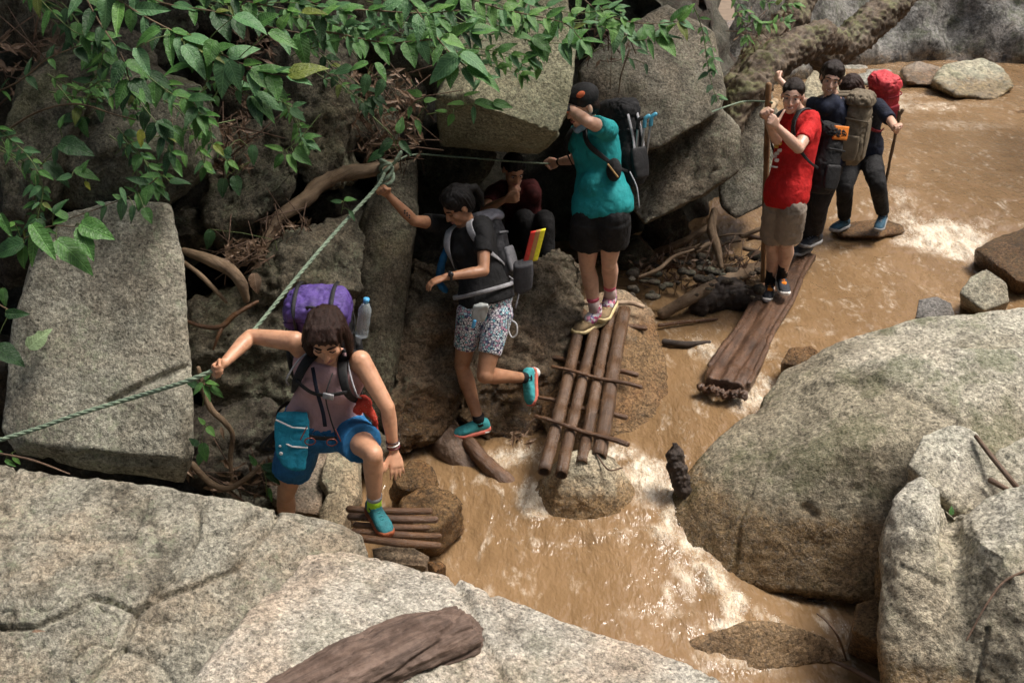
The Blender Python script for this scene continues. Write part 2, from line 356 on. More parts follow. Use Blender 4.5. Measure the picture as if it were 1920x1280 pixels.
def water_mesh(y0, y1, x0, x1, dx, dy):
    ys = np.arange(y0, y1 + 1e-6, dy); xs = np.arange(x0, x1 + 1e-6, dx); X, Y = np.meshgrid(xs, ys); xy = np.stack([X.ravel(), Y.ravel()], 1)
    z = level(xy); foam = np.zeros(len(xy))
    for a, b, rx, ry, s in FOAM:
        q = W(a, b, zlev(a, b)); foam = np.maximum(foam, s * np.exp(-((xy[:, 0] - q[0]) / rx) ** 2 * .8 - ((xy[:, 1] - q[1]) / ry) ** 2 * .8))
    p = np.c_[xy, np.zeros(len(xy))]
    wob = np.c_[fbm(p * 1.7 + 3, 2), fbm(p * 1.7 + 9, 2), np.zeros(len(p))] * .4
    wave = .028 * fbm((p + wob) * V(4.2, 2.6, 1), 3) + .014 * fbm((p + wob) * V(12, 8, 1), 2)
    turb = foam * (.085 * fbm(p * 6 + 2, 4) + .045 * np.abs(fbm(p * 15, 3)) + .012 * fbm(p * 40, 2))
    c = np.c_[xy, z + wave * (.55 + .8 * foam) + turb]; m, n = X.shape
    f = [(i * n + j, i * n + j + 1, (i + 1) * n + j + 1, (i + 1) * n + j) for i in range(m - 1) for j in range(n - 1)]
    me = mesh_of(c, f); a = me.attributes.new('foam', 'FLOAT', 'POINT'); a.data.foreach_set('value', foam.astype(np.float32)); return me
t = NT('muddy_water'); p = t.pos(1, .55, 1); fo = attr(t, 'foam')
n1 = t.noise(p, 6, 5, .6, .4); n2 = t.noise(p, 21, 5, .7, .3); n3 = t.noise(p, 62, 3, .6)
streak = t.noise(t.pos(2.6, 1.2, 1), 2.6, 5, .62, 1.1)
fm = t.math('ADD', fo, t.math('MULTIPLY', t.math('SUBTRACT', t.math('ADD', t.math('MULTIPLY', n1, .5), t.math('ADD', t.math('MULTIPLY', n2, .3), t.math('MULTIPLY', n3, .2))), .5), 2.4))
mask = t.math('MULTIPLY', t.rmp(fm, .15, 1.0, 0, .95), t.rmp(fo, .10, .5))
thin = t.math('MULTIPLY', t.rmp(streak, .50, .70, 0, .40), t.rmp(n2, .42, .62))
mask = t.math('MAXIMUM', mask, thin)
mud = t.ramp(t.noise(p, 1.6, 5, .65, .5), (.3, (.170, .104, .050)), (.7, (.25, .158, .082)))
col = t.mix(mask, mud, t.ramp(n2, (.3, (.55, .42, .27)), (.7, (.84, .78, .66))))
h = t.math('ADD', t.math('MULTIPLY', t.noise(t.pos(1, .55, 1), 15, 2, .5, .3), .6), t.math('ADD', t.math('MULTIPLY', t.noise(t.pos(1.3, .6, 1), 40, 2, .5), .22), t.math('MULTIPLY', t.math('MULTIPLY', n3, mask), .35)))
WATER = t.done(col, t.rmp(mask, 0, 1, .07, .5), t.bump(h, .8, .04), IOR=1.33, Specular_IOR_Level=.5)
kind(build('stream_water', water_mesh(3.0, 10.4, -1.6, 6.4, .025, .028), WATER, origin=(0, 0, 0)), 'structure', 'brown muddy stream water with white rapids')
def bubbles(me, n, seed):                          # froth standing on the white water
    r_ = np.random.RandomState(seed); c, _ = co_no(me); a = np.empty(len(c), np.float32); me.attributes['foam'].data.foreach_get('value', a); w = np.clip(a - .25, 0, 1) ** 1.6; w /= w.sum(); mb = MB()
    for i in r_.choice(len(c), n, p=w):
        q = c[i] + V(r_.uniform(-.014, .014), r_.uniform(-.014, .014), r_.uniform(.0, .006)); s = r_.uniform(.0012, .004); mb.add([q + V(s, 0, 0), q + V(0, s, 0), q - V(s, 0, 0), q - V(0, s, 0), q + V(0, 0, s), q - V(0, 0, s)], [(0, 1, 4), (1, 2, 4), (2, 3, 4), (3, 0, 4), (1, 0, 5), (2, 1, 5), (3, 2, 5), (0, 3, 5)])
    return mb
kind(build('water_froth', bubbles(bpy.data.objects['stream_water'].data, 5200, 4), NT('froth_white').done((.80, .74, .64), .3), origin=(0, 0, 0)), 'stuff', 'white froth and droplets on the rapids')
kind(build('upper_stream_water', water_mesh(10.37, 24, 1.5, 16, .07, .07), WATER, origin=(0, 0, 0)), 'structure')

# ---------------------------------------------------------------- rocks
GF = granite((.315, .298, .24), .65, .45, 0., -9, .85, .4); GF2 = granite((.49, .458, .39), .4, .2, .15, -9, .9, .35)
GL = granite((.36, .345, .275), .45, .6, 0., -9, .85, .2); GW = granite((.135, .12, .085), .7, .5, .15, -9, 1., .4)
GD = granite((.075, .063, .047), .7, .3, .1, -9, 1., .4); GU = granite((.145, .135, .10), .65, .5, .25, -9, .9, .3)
GR = granite((.445, .425, .345), .4, .35, .4, -.25, .7, .15, .36); GR2 = granite((.50, .485, .41), .35, .35, .12, -.3, .7, .15, .22)
GWET = granite((.27, .205, .125), .5, .1, 0., .9, .9, .5); GMID = granite((.18, .145, .10), .6, .3, 0., .02, 1., .45)
GFAR = granite((.30, .29, .25), .7, .25, .3, -9, .4, .2); GOB = granite((.34, .325, .215), .35, .8, .1, -9, 1., .1)
EM = dict(drop=0.)
rock('boulder', 'huge pale grey slab boulder in the bottom left corner crossed by dark cracks', S(.5, (-150, 850, 4.15), (0, 868, 4.1), (250, 905, 4.02), (500, 950, 3.95), (640, 985, 3.92), (676, 1000, 3.85), (690, 1060, 3.76), (640, 1130, 3.60), (560, 1300, 3.2), (300, 1340, 2.98), (-150, 1340, 2.9), (180, 1120, 3.36), (420, 1120, 3.46), (-100, 1100, 3.34), conv=.12, drop=.9), GF, .0105, 4, .03, 1.5, .02, seed=2.1,
     cracks=[([(0, 1178), (70, 1176), (130, 1150), (175, 1122), (210, 1128), (255, 1146), (300, 1120), (390, 1085), (440, 1065), (470, 1030), (505, 985), (520, 960)], 8, .036), ([(255, 1146), (330, 1075), (370, 1010), (372, 960)], 7, .03), ([(160, 1290), (230, 1215), (255, 1150)], 9, .04), ([(230, 1215), (300, 1245), (330, 1290)], 9, .02), ([(360, 1080), (362, 1260)], 6, .012), ([(0, 1010), (120, 1016), (200, 1015), (245, 1005), (270, 955), (275, 940)], 8, .018), ([(390, 1008), (440, 995), (480, 965)], 9, .028)])
rock('boulder', 'flat pale pinkish rock slab under the weathered log at the bottom edge', [
    S(.35, (575, 1032, 3.66), (640, 1028, 3.72), (720, 1045, 3.70), (850, 1085, 3.55), (880, 1130, 3.35), (700, 1150, 3.22), (510, 1115, 3.36), conv=.1, drop=1.1),
    S(.3, (500, 1108, 3.36), (560, 1095, 3.40), (700, 1125, 3.33), (830, 1095, 3.48), (860, 1085, 3.5), (1000, 1140, 3.33), (1200, 1218, 3.10), (1300, 1252, 3.0), (1420, 1310, 2.85), (900, 1380, 2.6), (310, 1345, 2.62), (430, 1200, 2.98), conv=.05, drop=1.2)], GF2, .0135, 5, .02, 1.7, .015, seed=4.4,
     cracks=[([(850, 1085), (880, 1130), (900, 1190), (960, 1290)], 10, .03), ([(920, 1110), (950, 1170), (1010, 1240)], 7, .015), ([(510, 1115), (600, 1112), (690, 1130)], 8, .015), ([(680, 1135), (720, 1160)], 8, .01)])
rock('boulder', 'big upright flat faced grey rock at left behind the slack green rope', S(1.1, (25, 620, 4.78), (60, 470, 4.95), (120, 395, 5.08), (230, 372, 5.1), (318, 385, 5.08), (345, 490, 4.95), (346, 610, 4.82), (352, 690, 4.70), (366, 770, 4.60), (366, 850, 4.50), (345, 905, 4.50), (200, 885, 4.44), (30, 850, 4.46), (0, 805, 4.5), (200, 700, 4.58), (340, 860, 4.40), (60, 830, 4.38), (15, 720, 4.68), conv=.15), GL, .015, 5, .02, 1.6, .0, seed=1.3,
     cracks=[([(205, 755), (250, 730), (300, 710), (350, 690)], 10, .03), ([(205, 755), (180, 765)], 7, .012), ([(90, 860), (180, 850), (240, 866), (330, 868)], 9, .02)])
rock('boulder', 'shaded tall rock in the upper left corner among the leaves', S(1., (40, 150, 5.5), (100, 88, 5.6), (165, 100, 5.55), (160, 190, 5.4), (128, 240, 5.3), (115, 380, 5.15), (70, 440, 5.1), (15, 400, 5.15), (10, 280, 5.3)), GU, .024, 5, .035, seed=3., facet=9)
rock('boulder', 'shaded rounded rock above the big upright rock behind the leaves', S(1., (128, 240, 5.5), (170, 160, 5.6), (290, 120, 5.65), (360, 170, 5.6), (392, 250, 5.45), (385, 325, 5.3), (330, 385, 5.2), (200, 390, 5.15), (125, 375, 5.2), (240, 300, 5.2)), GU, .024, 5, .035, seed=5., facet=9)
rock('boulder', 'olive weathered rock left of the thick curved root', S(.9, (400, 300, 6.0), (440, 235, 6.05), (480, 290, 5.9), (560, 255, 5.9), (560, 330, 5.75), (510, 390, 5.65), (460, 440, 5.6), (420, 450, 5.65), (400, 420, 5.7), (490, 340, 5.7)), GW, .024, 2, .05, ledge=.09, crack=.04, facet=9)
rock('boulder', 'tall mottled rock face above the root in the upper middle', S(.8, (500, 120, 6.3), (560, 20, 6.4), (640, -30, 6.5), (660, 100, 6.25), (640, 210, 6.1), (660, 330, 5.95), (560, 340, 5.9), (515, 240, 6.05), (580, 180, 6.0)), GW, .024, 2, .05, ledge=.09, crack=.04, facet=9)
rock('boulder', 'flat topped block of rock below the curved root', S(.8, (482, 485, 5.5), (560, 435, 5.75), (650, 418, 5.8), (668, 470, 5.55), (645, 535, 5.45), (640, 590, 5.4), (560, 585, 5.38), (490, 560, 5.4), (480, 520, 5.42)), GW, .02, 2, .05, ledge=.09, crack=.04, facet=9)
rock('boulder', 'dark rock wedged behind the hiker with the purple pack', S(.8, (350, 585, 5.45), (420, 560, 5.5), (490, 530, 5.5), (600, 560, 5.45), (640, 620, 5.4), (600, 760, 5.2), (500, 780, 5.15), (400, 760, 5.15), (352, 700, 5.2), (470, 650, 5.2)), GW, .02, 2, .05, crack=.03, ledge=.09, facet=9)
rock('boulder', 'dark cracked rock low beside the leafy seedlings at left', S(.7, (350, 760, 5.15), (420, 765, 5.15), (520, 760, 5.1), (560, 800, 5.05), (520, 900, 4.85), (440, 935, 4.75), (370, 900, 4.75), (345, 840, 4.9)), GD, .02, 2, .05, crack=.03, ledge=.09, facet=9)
rock('boulder', 'tall smooth rock pillar behind the rope tying point', S(2.0, (655, 480, 6.0), (690, 370, 6.15), (725, 310, 6.25), (782, 296, 6.3), (785, 400, 6.1), (765, 480, 6.0), (742, 570, 5.9), (745, 680, 5.75), (735, 800, 5.6), (690, 830, 5.55), (668, 720, 5.6), (655, 580, 5.8), (705, 560, 5.72)), GW, .02, 6, .03, 1.2)
rock('boulder', 'brown cracked rock wall left of the striding hiker', S(.7, (748, 570, 6.1), (775, 500, 6.2), (830, 505, 6.15), (868, 590, 6.05), (872, 700, 5.9), (850, 790, 5.7), (805, 835, 5.55), (750, 838, 5.5), (738, 760, 5.6), (740, 650, 5.85), (800, 640, 5.85)), GMID, .018, 2, .05, 2., .04, ledge=.09, facet=9)
rock('boulder', 'brown broken rock behind the raised shoe of the striding hiker', S(.8, (900, 640, 6.25), (930, 560, 6.4), (985, 520, 6.5), (1045, 472, 6.65), (1085, 520, 6.6), (1075, 600, 6.4), (1050, 690, 6.2), (1030, 780, 5.95), (950, 835, 5.7), (870, 820, 5.7), (870, 740, 5.85), (970, 680, 6.0)), GMID, .018, 2, .05, 2.2, .04, ledge=.09, facet=9)
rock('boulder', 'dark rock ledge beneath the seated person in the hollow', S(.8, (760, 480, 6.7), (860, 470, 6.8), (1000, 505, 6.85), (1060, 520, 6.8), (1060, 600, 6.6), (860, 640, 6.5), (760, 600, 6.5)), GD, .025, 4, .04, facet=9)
rock('boulder', 'wet brown rock carrying the bamboo raft', S(.5, (1045, 610, 6.55), (1090, 560, 6.75), (1170, 540, 6.85), (1228, 585, 6.65), (1245, 670, 6.3), (1262, 760, 6.0), (1275, 840, 5.70), (1160, 850, 5.6), (1040, 845, 5.6), (1010, 790, 5.75), (1150, 660, 6.15), (1200, 700, 6.1), conv=.05, drop=.25), granite((.36, .29, .2), .45, .1, 0., .16, .9, .4), .017, 4, .025, 2., .03, ledge=.03)
rock('boulder', 'overhanging lichen spotted block roofing the dark hollow', [
    S(.6, (818, 182, 6.25), (850, 90, 6.5), (900, -20, 6.7), (1060, -40, 6.7), (1078, 95, 6.4), (1066, 215, 6.08), (1045, 252, 5.98), (940, 215, 6.03), (870, 175, 6.15), conv=.05),
    S(2.6, (818, 182, 6.27), (940, 212, 6.07), (1048, 252, 6.02), (1010, 284, 6.45), (900, 278, 6.5), (826, 272, 6.5), conv=.0)], GOB, .02, 2, .02, 2., .0, ledge=.015)
rock('boulder', 'huge dark boulder with an undercut behind the teal shirted hiker', [
    S(2.2, (1085, 130, 7.6), (1150, 60, 7.9), (1250, 10, 8.2), (1340, 60, 8.1), (1365, 180, 7.7), (1345, 215, 7.6), (1235, 278, 7.45), (1150, 300, 7.5), (1090, 250, 7.5), conv=.1),
    S(1., (1345, 190, 7.75), (1388, 240, 7.75), (1386, 320, 7.6), (1310, 372, 7.5), (1205, 427, 7.5), (1165, 360, 7.9), (1180, 300, 8.1), (1290, 250, 8.0), conv=.1)], granite((.23, .21, .16), .6, .4, .1, -9, .9, .3), .024, 5, .035, 1.3)
rock('boulder', 'narrow grey boulder behind the upright bamboo pole', S(1., (1345, 330, 8.3), (1390, 180, 8.6), (1440, 140, 8.7), (1475, 250, 8.5), (1450, 380, 8.2), (1380, 415, 8.1), (1350, 390, 8.15)), granite((.22, .21, .17), .6, .35, .1, -9, .9, .3), .03, 5, .03)
rock('boulder', 'giant pale speckled boulder on the right bank with a mossy edge', [
    S(.9, (1228, 968, 5.06), (1265, 915, 5.16), (1320, 850, 5.32), (1375, 800, 5.45), (1455, 742, 5.58), (1560, 690, 5.5), (1750, 655, 5.4), (2150, 640, 5.3), (2200, 900, 4.6), (1700, 1135, 4.42), (1620, 1125, 4.48), (1500, 1112, 4.56), (1345, 1098, 4.63), (1300, 1045, 4.78), (1480, 900, 4.84), (1600, 830, 4.84), conv=.06, drop=.8),
    S(.8, (1418, 772, 5.62), (1440, 735, 5.72), (1468, 690, 5.85), (1550, 645, 5.95), (1700, 606, 6.0), (1920, 576, 6.0), (2200, 560, 5.9), (2200, 760, 5.2), (1750, 740, 5.2), (1550, 750, 5.3), conv=.06, drop=.9)], GR, .017, 14, .035, 1.2, .0,
     cracks=[([(1420, 775), (1500, 735), (1640, 715), (1740, 760), (1790, 800)], 14, .02), ([(1375, 1080), (1390, 980), (1420, 890)], 6, .014), ([(1270, 930), (1330, 890), (1400, 860)], 8, .012), ([(1510, 950), (1530, 965)], 12, .02), ([(1785, 770), (1800, 800)], 5, .015)])
rock('boulder', 'lumpy pale rock filling the lower right corner', [
    S(.7, (1652, 1000, 4.12), (1668, 940, 4.22), (1700, 900, 4.3), (1730, 888, 4.3), (1768, 912, 4.22), (1782, 985, 4.05), (1790, 1110, 3.78), (1700, 1010, 3.98), (1740, 960, 4.05), (1660, 1200, 3.72), (1668, 1345, 3.48), (1830, 1345, 3.4), (1740, 1180, 3.66), conv=.05, drop=.6),
    S(.6, (1730, 960, 4.2), (1785, 945, 4.25), (1835, 960, 4.22), (1785, 1000, 4.08), (1860, 1345, 3.46), (1700, 1345, 3.52), (1785, 1100, 3.86), (1780, 1200, 3.68), conv=.0, drop=.6),
    S(.7, (1796, 985, 4.12), (1812, 950, 4.22), (1870, 920, 4.25), (2050, 880, 4.2), (2050, 1350, 3.2), (1760, 1350, 3.45), (1790, 1120, 3.8), (1830, 1010, 3.9), (1880, 1040, 3.75), conv=.03, drop=.6)], GR2, .0145, 7, .04, 1.8, .0, seed=6.3,
     cracks=[([(1775, 905), (1790, 960), (1780, 1020), (1770, 1060)], 14, .04), ([(1850, 1180), (1830, 1280)], 7, .02), ([(1690, 1060), (1740, 1085), (1770, 1100)], 6, .015)])
rock('boulder', 'pale angular ridge of rock just below the two dry sticks', [
    S(.6, (1700, 870, 4.55), (1730, 815, 4.7), (1790, 795, 4.75), (1830, 810, 4.72), (1880, 900, 4.5), (1900, 960, 4.35), (1800, 965, 4.32), (1740, 905, 4.42), conv=.03, drop=.6),
    S(.6, (1850, 940, 4.45), (1870, 850, 4.7), (1960, 800, 4.8), (2100, 800, 4.7), (2100, 950, 4.4), conv=.03, drop=.6)], GR2, .015, 6, .025, 1.8, .02, seed=8.8)
rock('boulder', 'smooth wet dome shaped boulder in midstream below the bamboo raft', [W(1096, 975, -.45) + V(math.cos(a) * rx * 1.42, .12 + math.sin(a) * rx * 1.0, z * 1.12) for z, rx in ((-.15, .245), (.03, .238), (.13, .215), (.22, .18), (.30, .13), (.35, .075), (.37, .03)) for a in np.linspace(0, 6.283, 14, endpoint=False)], granite((.45, .40, .29), .3, .1, 0., -.30, .8, .2), .011, 9, .025, 2., .0)
rock('rock', 'wet brown rock right of the stepping log bundle', S(.25, (745, 930, 4.72), (790, 905, 4.8), (850, 915, 4.78), (878, 940, 4.7), (830, 985, 4.55), (800, 1000, 4.5), (750, 965, 4.6), conv=.1, drop=.3), GWET, .012, 70, .035, 3.4, .0, catg='rock')
rock('rock', 'low wet rock behind the dangling hand', S(.25, (730, 885, 4.95), (770, 858, 5.05), (812, 872, 5.0), (828, 905, 4.9), (770, 918, 4.85), (735, 912, 4.85), conv=.1, drop=.3), GWET, .012, 70, .035, 3.4, .0, catg='rock')
rock('rock', 'squared tan rock block between the legs of the pink top hiker', S(.35, (612, 850, 4.95), (650, 815, 5.1), (672, 850, 5.05), (676, 920, 4.85), (660, 960, 4.7), (620, 935, 4.75), (600, 900, 4.8), conv=.1, drop=.2), granite((.36, .31, .215), .5, .4, 0., -.3, 1., .3), .013, 3, .018, 2.5, .02, catg='rock', ledge=.02)
rock('rock', 'slanted mud stained rock behind the bent legs', S(.4, (520, 870, 5.1), (590, 830, 5.2), (622, 850, 5.1), (610, 920, 4.85), (600, 965, 4.65), (540, 960, 4.6), (500, 920, 4.75), conv=.1, drop=.3), granite((.30, .25, .19), .4, .1, 0., -.2, 1., .5), .014, 4, .018, 2., .01, catg='rock')
rock('rock', 'small rounded stone beside the stepping log bundle', S(.2, (596, 960, 4.62), (615, 925, 4.7), (648, 918, 4.7), (658, 955, 4.6), (640, 985, 4.5), (600, 985, 4.5), conv=.1, drop=.3), granite((.34, .29, .2), .4, .3, 0., -.3, 1., .3), .011, 5, .01, 3., .0, catg='rock')
rock('rock', 'muddy stone under the front of the stepping log bundle', S(.2, (695, 1025, 4.24), (760, 1012, 4.3), (808, 1040, 4.2), (800, 1062, 4.12), (700, 1055, 4.12), conv=.1, drop=.4), granite((.24, .18, .12), .4, 0., 0., -9, 1., .3), .011, 5, .012, 3., .0, catg='rock')
rock('rock', 'dark pebble at the tip of the pale slab by the pool', S(.1, (800, 1052, 4.12), (825, 1048, 4.15), (838, 1060, 4.1), (815, 1070, 4.05), conv=.1, drop=.3), GWET, .009, 4, .006, 3., .0, catg='rock')
rock('rock', 'grey green pointed stone at the right side of the stream', S(.4, (1800, 550, 7.05), (1820, 518, 7.2), (1850, 503, 7.3), (1885, 530, 7.15), (1893, 565, 7.0), (1845, 582, 6.9), conv=.1, drop=.2), granite((.36, .34, .26), .4, .4, 0., .02, .9, .2), .014, 4, .014, 2.5, .0, catg='rock')
rock('rock', 'dark grey stone just behind the giant boulder in the stream', S(.3, (1715, 595, 6.6), (1722, 560, 6.75), (1755, 553, 6.8), (1785, 568, 6.7), (1795, 600, 6.55), conv=.1, drop=.3), granite((.20, .19, .175), .4, 0., 0., -9, .9, .2), .014, 3, .012, 2.5, .0, catg='rock')
rock('rock', 'dark wet sloping rock at the right edge beside the rapid', S(.6, (1828, 468, 8.1), (1880, 440, 8.3), (1960, 410, 8.5), (2050, 420, 8.4), (2000, 530, 7.5), (1910, 528, 7.4), (1890, 490, 7.75), conv=.1, drop=.5), granite((.19, .15, .1), .5, 0., .1, .9, .8, .3), .02, 4, .02, 2., .0)
rock('rock', 'small brown stone between the giant boulder and the corner rock', S(.3, (1598, 1180, 4.05), (1605, 1130, 4.25), (1660, 1115, 4.3), (1690, 1180, 4.05), (1650, 1205, 3.95), conv=.1, drop=.4), GWET, .011, 5, .012, 3., .0, catg='rock')
rock('rock', 'low sunken rock skimmed by water at the bottom of the cascade', [W(1235, 1216, -.64), W(1310, 1190, -.53), W(1400, 1164, -.44), W(1480, 1168, -.46), W(1550, 1195, -.56), W(1600, 1240, -.69), W(1430, 1262, -.66), W(1280, 1250, -.66), W(1400, 1215, -.56), W(1400, 1164, -.9), W(1535, 1200, -1.), W(1300, 1192, -1.), W(1420, 1290, -1.)], granite((.44, .38, .29), .3, 0., 0., .9, .8, .2), .012, 22, .016, 2., .0, catg='rock')
rock('rock', 'half sunken stone beside the end of the hollow plank', S(.3, (1462, 680, 6.1), (1480, 650, 6.25), (1520, 645, 6.25), (1545, 665, 6.15), (1520, 690, 6.0), conv=.1, drop=.3), GWET, .014, 5, .012, 2., .0, catg='rock')
rock('rock', 'flat wet sill of rock under the hunched walker', [W(x, y, z) for x, y, z in ((1556, 430, .11), (1600, 417, .14), (1662, 408, .20), (1690, 418, .18), (1700, 436, .10), (1650, 444, .12), (1580, 443, .11))] + [W(x, y, -.6) for x, y in ((1540, 470), (1600, 450), (1700, 455), (1745, 490), (1600, 500))], GWET, .02, 5, .02, 2., .0, catg='rock')
rock('boulder', 'big rounded mossy boulder on the far bank at upper right', [S(1.2, (1745, 150, 13.6), (1770, 118, 14.0), (1840, 103, 14.3), (1885, 125, 14.1), (1908, 160, 13.6), (1870, 188, 13.2), (1790, 180, 13.2), conv=.1, drop=.3)], granite((.36, .35, .26), .5, .4, .2, .5, .35, .2), .05, 5, .05, 1., .0)
rock('boulder', 'flat brown rock left of the big far boulder', S(.8, (1685, 130, 14.3), (1720, 112, 14.6), (1780, 125, 14.5), (1760, 160, 13.9), (1700, 155, 13.9), conv=.1, drop=.3), granite((.27, .22, .17), .5, .1, .1, .5, .4, .3), .05, 4, .04, 1., .0)
rock('boulder', 'pale rock far behind the smiling woman', S(.8, (1500, 165, 11.6), (1525, 125, 12.0), (1580, 110, 12.2), (1600, 190, 11.5), (1520, 220, 11.2), conv=.1, drop=.5), granite((.33, .30, .21), .5, .2, .1, -9, .5, .3), .04, 4, .04, 1., .0)
rock('rock', 'low dark rock at the right edge of the upper stream', S(.6, (1875, 228, 12.4), (1900, 208, 12.7), (1960, 205, 12.7), (1960, 240, 12.2), conv=.1, drop=.4), GWET, .04, 4, .03, 1., .0, catg='rock')
rock('rock', 'dark submerged rock breaking the brown upper stream', S(.4, (1775, 283, 11.2), (1800, 276, 11.3), (1822, 287, 11.15), (1795, 292, 11.05), conv=.1, drop=.3), granite((.10, .08, .06), .4, 0., 0., .9, .8, .3), .025, 4, .02, 1., .0, catg='rock')
for k, (px, D, w, h) in enumerate([(1600, 15.3, 40, 46), (1650, 15.0, 36, 36), (1690, 14.9, 30, 24), (1625, 14.4, 30, 28)]):
    rock('rock', ['dark wet rock on the far shore nearest the red pack', 'second dark rock along the far shore', 'small far shore rock beside the flat brown rock', 'lowest dark rock on the far shore above the red pack'][k], S(.8, *[(px + w * math.cos(a), [138, 142, 146, 150][k] - h * .5 * math.sin(a) * (1 if math.sin(a) > 0 else .6), D + .3 * math.sin(a)) for a in np.linspace(0, 2 * math.pi, 8, endpoint=False)], conv=.1, drop=.3), GFAR, .06, 3, .06, 1.2, .0, catg='rock', group='rocks along the far shore')
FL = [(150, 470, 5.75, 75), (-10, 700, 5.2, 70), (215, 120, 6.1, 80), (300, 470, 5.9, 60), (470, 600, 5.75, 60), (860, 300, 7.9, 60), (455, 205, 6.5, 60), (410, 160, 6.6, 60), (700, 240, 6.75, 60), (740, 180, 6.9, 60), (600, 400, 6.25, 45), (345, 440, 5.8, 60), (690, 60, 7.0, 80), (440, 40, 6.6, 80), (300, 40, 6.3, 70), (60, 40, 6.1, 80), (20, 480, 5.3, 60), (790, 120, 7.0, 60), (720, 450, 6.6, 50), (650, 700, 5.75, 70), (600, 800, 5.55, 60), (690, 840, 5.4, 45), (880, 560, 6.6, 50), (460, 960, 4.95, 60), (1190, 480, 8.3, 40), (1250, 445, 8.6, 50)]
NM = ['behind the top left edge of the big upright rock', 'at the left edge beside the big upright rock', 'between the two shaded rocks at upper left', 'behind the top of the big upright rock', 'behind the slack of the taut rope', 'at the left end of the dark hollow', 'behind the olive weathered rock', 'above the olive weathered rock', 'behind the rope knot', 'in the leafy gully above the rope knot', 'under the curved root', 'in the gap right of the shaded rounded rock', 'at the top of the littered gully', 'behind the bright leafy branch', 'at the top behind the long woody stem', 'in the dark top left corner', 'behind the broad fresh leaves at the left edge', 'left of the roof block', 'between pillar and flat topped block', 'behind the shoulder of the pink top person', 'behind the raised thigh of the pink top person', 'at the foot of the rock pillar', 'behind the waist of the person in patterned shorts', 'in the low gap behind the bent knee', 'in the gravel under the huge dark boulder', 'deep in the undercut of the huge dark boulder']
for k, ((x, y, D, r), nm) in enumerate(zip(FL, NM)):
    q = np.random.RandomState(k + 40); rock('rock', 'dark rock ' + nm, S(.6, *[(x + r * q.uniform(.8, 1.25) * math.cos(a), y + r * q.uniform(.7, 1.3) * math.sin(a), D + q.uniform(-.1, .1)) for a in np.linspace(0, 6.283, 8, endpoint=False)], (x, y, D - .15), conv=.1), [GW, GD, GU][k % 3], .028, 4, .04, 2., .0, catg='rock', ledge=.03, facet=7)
# the far cliff
def far_d(c, n):
    s = c @ nz(V(.8, .1, .62)); return n * (.45 * fbm(c * .45, 5, .6) + .22 * fbm(c * 1.6, 5, .6) + .16 * np.abs(((s * .8 + .6 * fbm(c * .5, 3)) % 1) - .5))[:, None]
rows = []
for z in np.linspace(-1.3, 12, 110):
    rows.append([(x, y + .38 * max(z - .4, 0) + .02 * z * z, z) for x, y in zip(np.linspace(3.0, 26, 210), np.interp(np.linspace(3.0, 26, 210), [3, 5, 7, 10, 14, 26], [13.2, 15.6, 16.2, 15.6, 15.4, 13]))])
tag(build('rock_cliff', grid_surf(rows), granite((.17, .165, .15), .95, .25, .25, .45, .3, .2), disp=far_d), 'grey streaked rock cliff across the top right corner', 'cliff')
# hillside on the right, outside the frame
kind(bank('right_bank', [(16, 13), (9, 10), (6.5, 8), (5.5, 5.5), (5.2, 1), (6, -6)], -1.3, 6, lambda z: 1.1 * max(z, 0), 80, 40, .2, EARTH, 1.), 'structure')
# ---------------------------------------------------------------- wood
WLOG = wood('weathered_wood', (.055, .035, .026), (.22, .15, .115), axis=(.8, .8, 3)); WWET = wood('wet_wood', (.055, .026, .012), (.17, .085, .04), wet=True)
BAM = wood('wet_bamboo', (.05, .028, .016), (.16, .092, .052), wet=True); ROOT = wood('root_bark', (.08, .052, .03), (.23, .155, .09)); TWIG = wood('twig_bark', (.06, .035, .022), (.18, .11, .07))
TRUNK = wood('mossy_bark', (.04, .028, .018), (.16, .115, .072), moss=.45); DARKW = wood('black_rotten_wood', (.012, .008, .006), (.06, .04, .028)); PALEW = wood('pale_dry_wood', (.30, .20, .13), (.55, .42, .30)); PLANK = wood('soaked_plank', (.045, .024, .014), (.17, .095, .058), wet=True)
def wdisp(amp, f=5., seed=0, knob=0.):
    def go(c, n):
        q = c + seed; d = amp * (fbm(q * f, 4, .6) + .5 * fbm(q * f * 5, 2)) + knob * np.maximum(0, pn(q * 3)) ** 2
        return n * d[:, None]
    return go
def wlog(name, label, pts, rad, mt, catg='log', n=12, k=5, amp=None, voxel=None, flat=1., group=None, nh=None, parent=None, e=2., rough=None):
    c = cat(pts, k); rd = rint(rad, len(c)); a = amp if amp is not None else .12 * float(np.mean(rd))
    mb = MB().tube(c, rd, n, flat, nh, e=e); sd = (sum(map(ord, label or name)) % 53) * .61
    dd = wdisp(a, 6 if np.mean(rd) > .05 else 16, sd)
    if rough:                                   # split fibres and a splintered end
        ax_ = nz(rough[0]); a1 = nz(np.cross(ax_, V(0, 0, 1))); a2 = np.cross(ax_, a1); d0 = dd
        def dd(c, n):
            g_ = np.c_[c @ a1 * 20, c @ a2 * 20, c @ ax_ * 2.2]; l = c @ ax_; end = sstep(l.max() - .10, l.max() - .01, l)
            return d0(c, n) + n * (rough[1] * (fbm(g_, 3, .6) - .9 * sstep(.08, .0, np.abs(fbm(g_ * .6 + 4, 2)))))[:, None] - ax_ * (end * (.05 + .08 * fbm(np.c_[c @ a1 * 14, c @ a2 * 14, l * 2], 3)))[:, None]
    o = build(name, mb, mt, parent, voxel, 2, dd)
    return tag(o, label, catg, group) if label else o
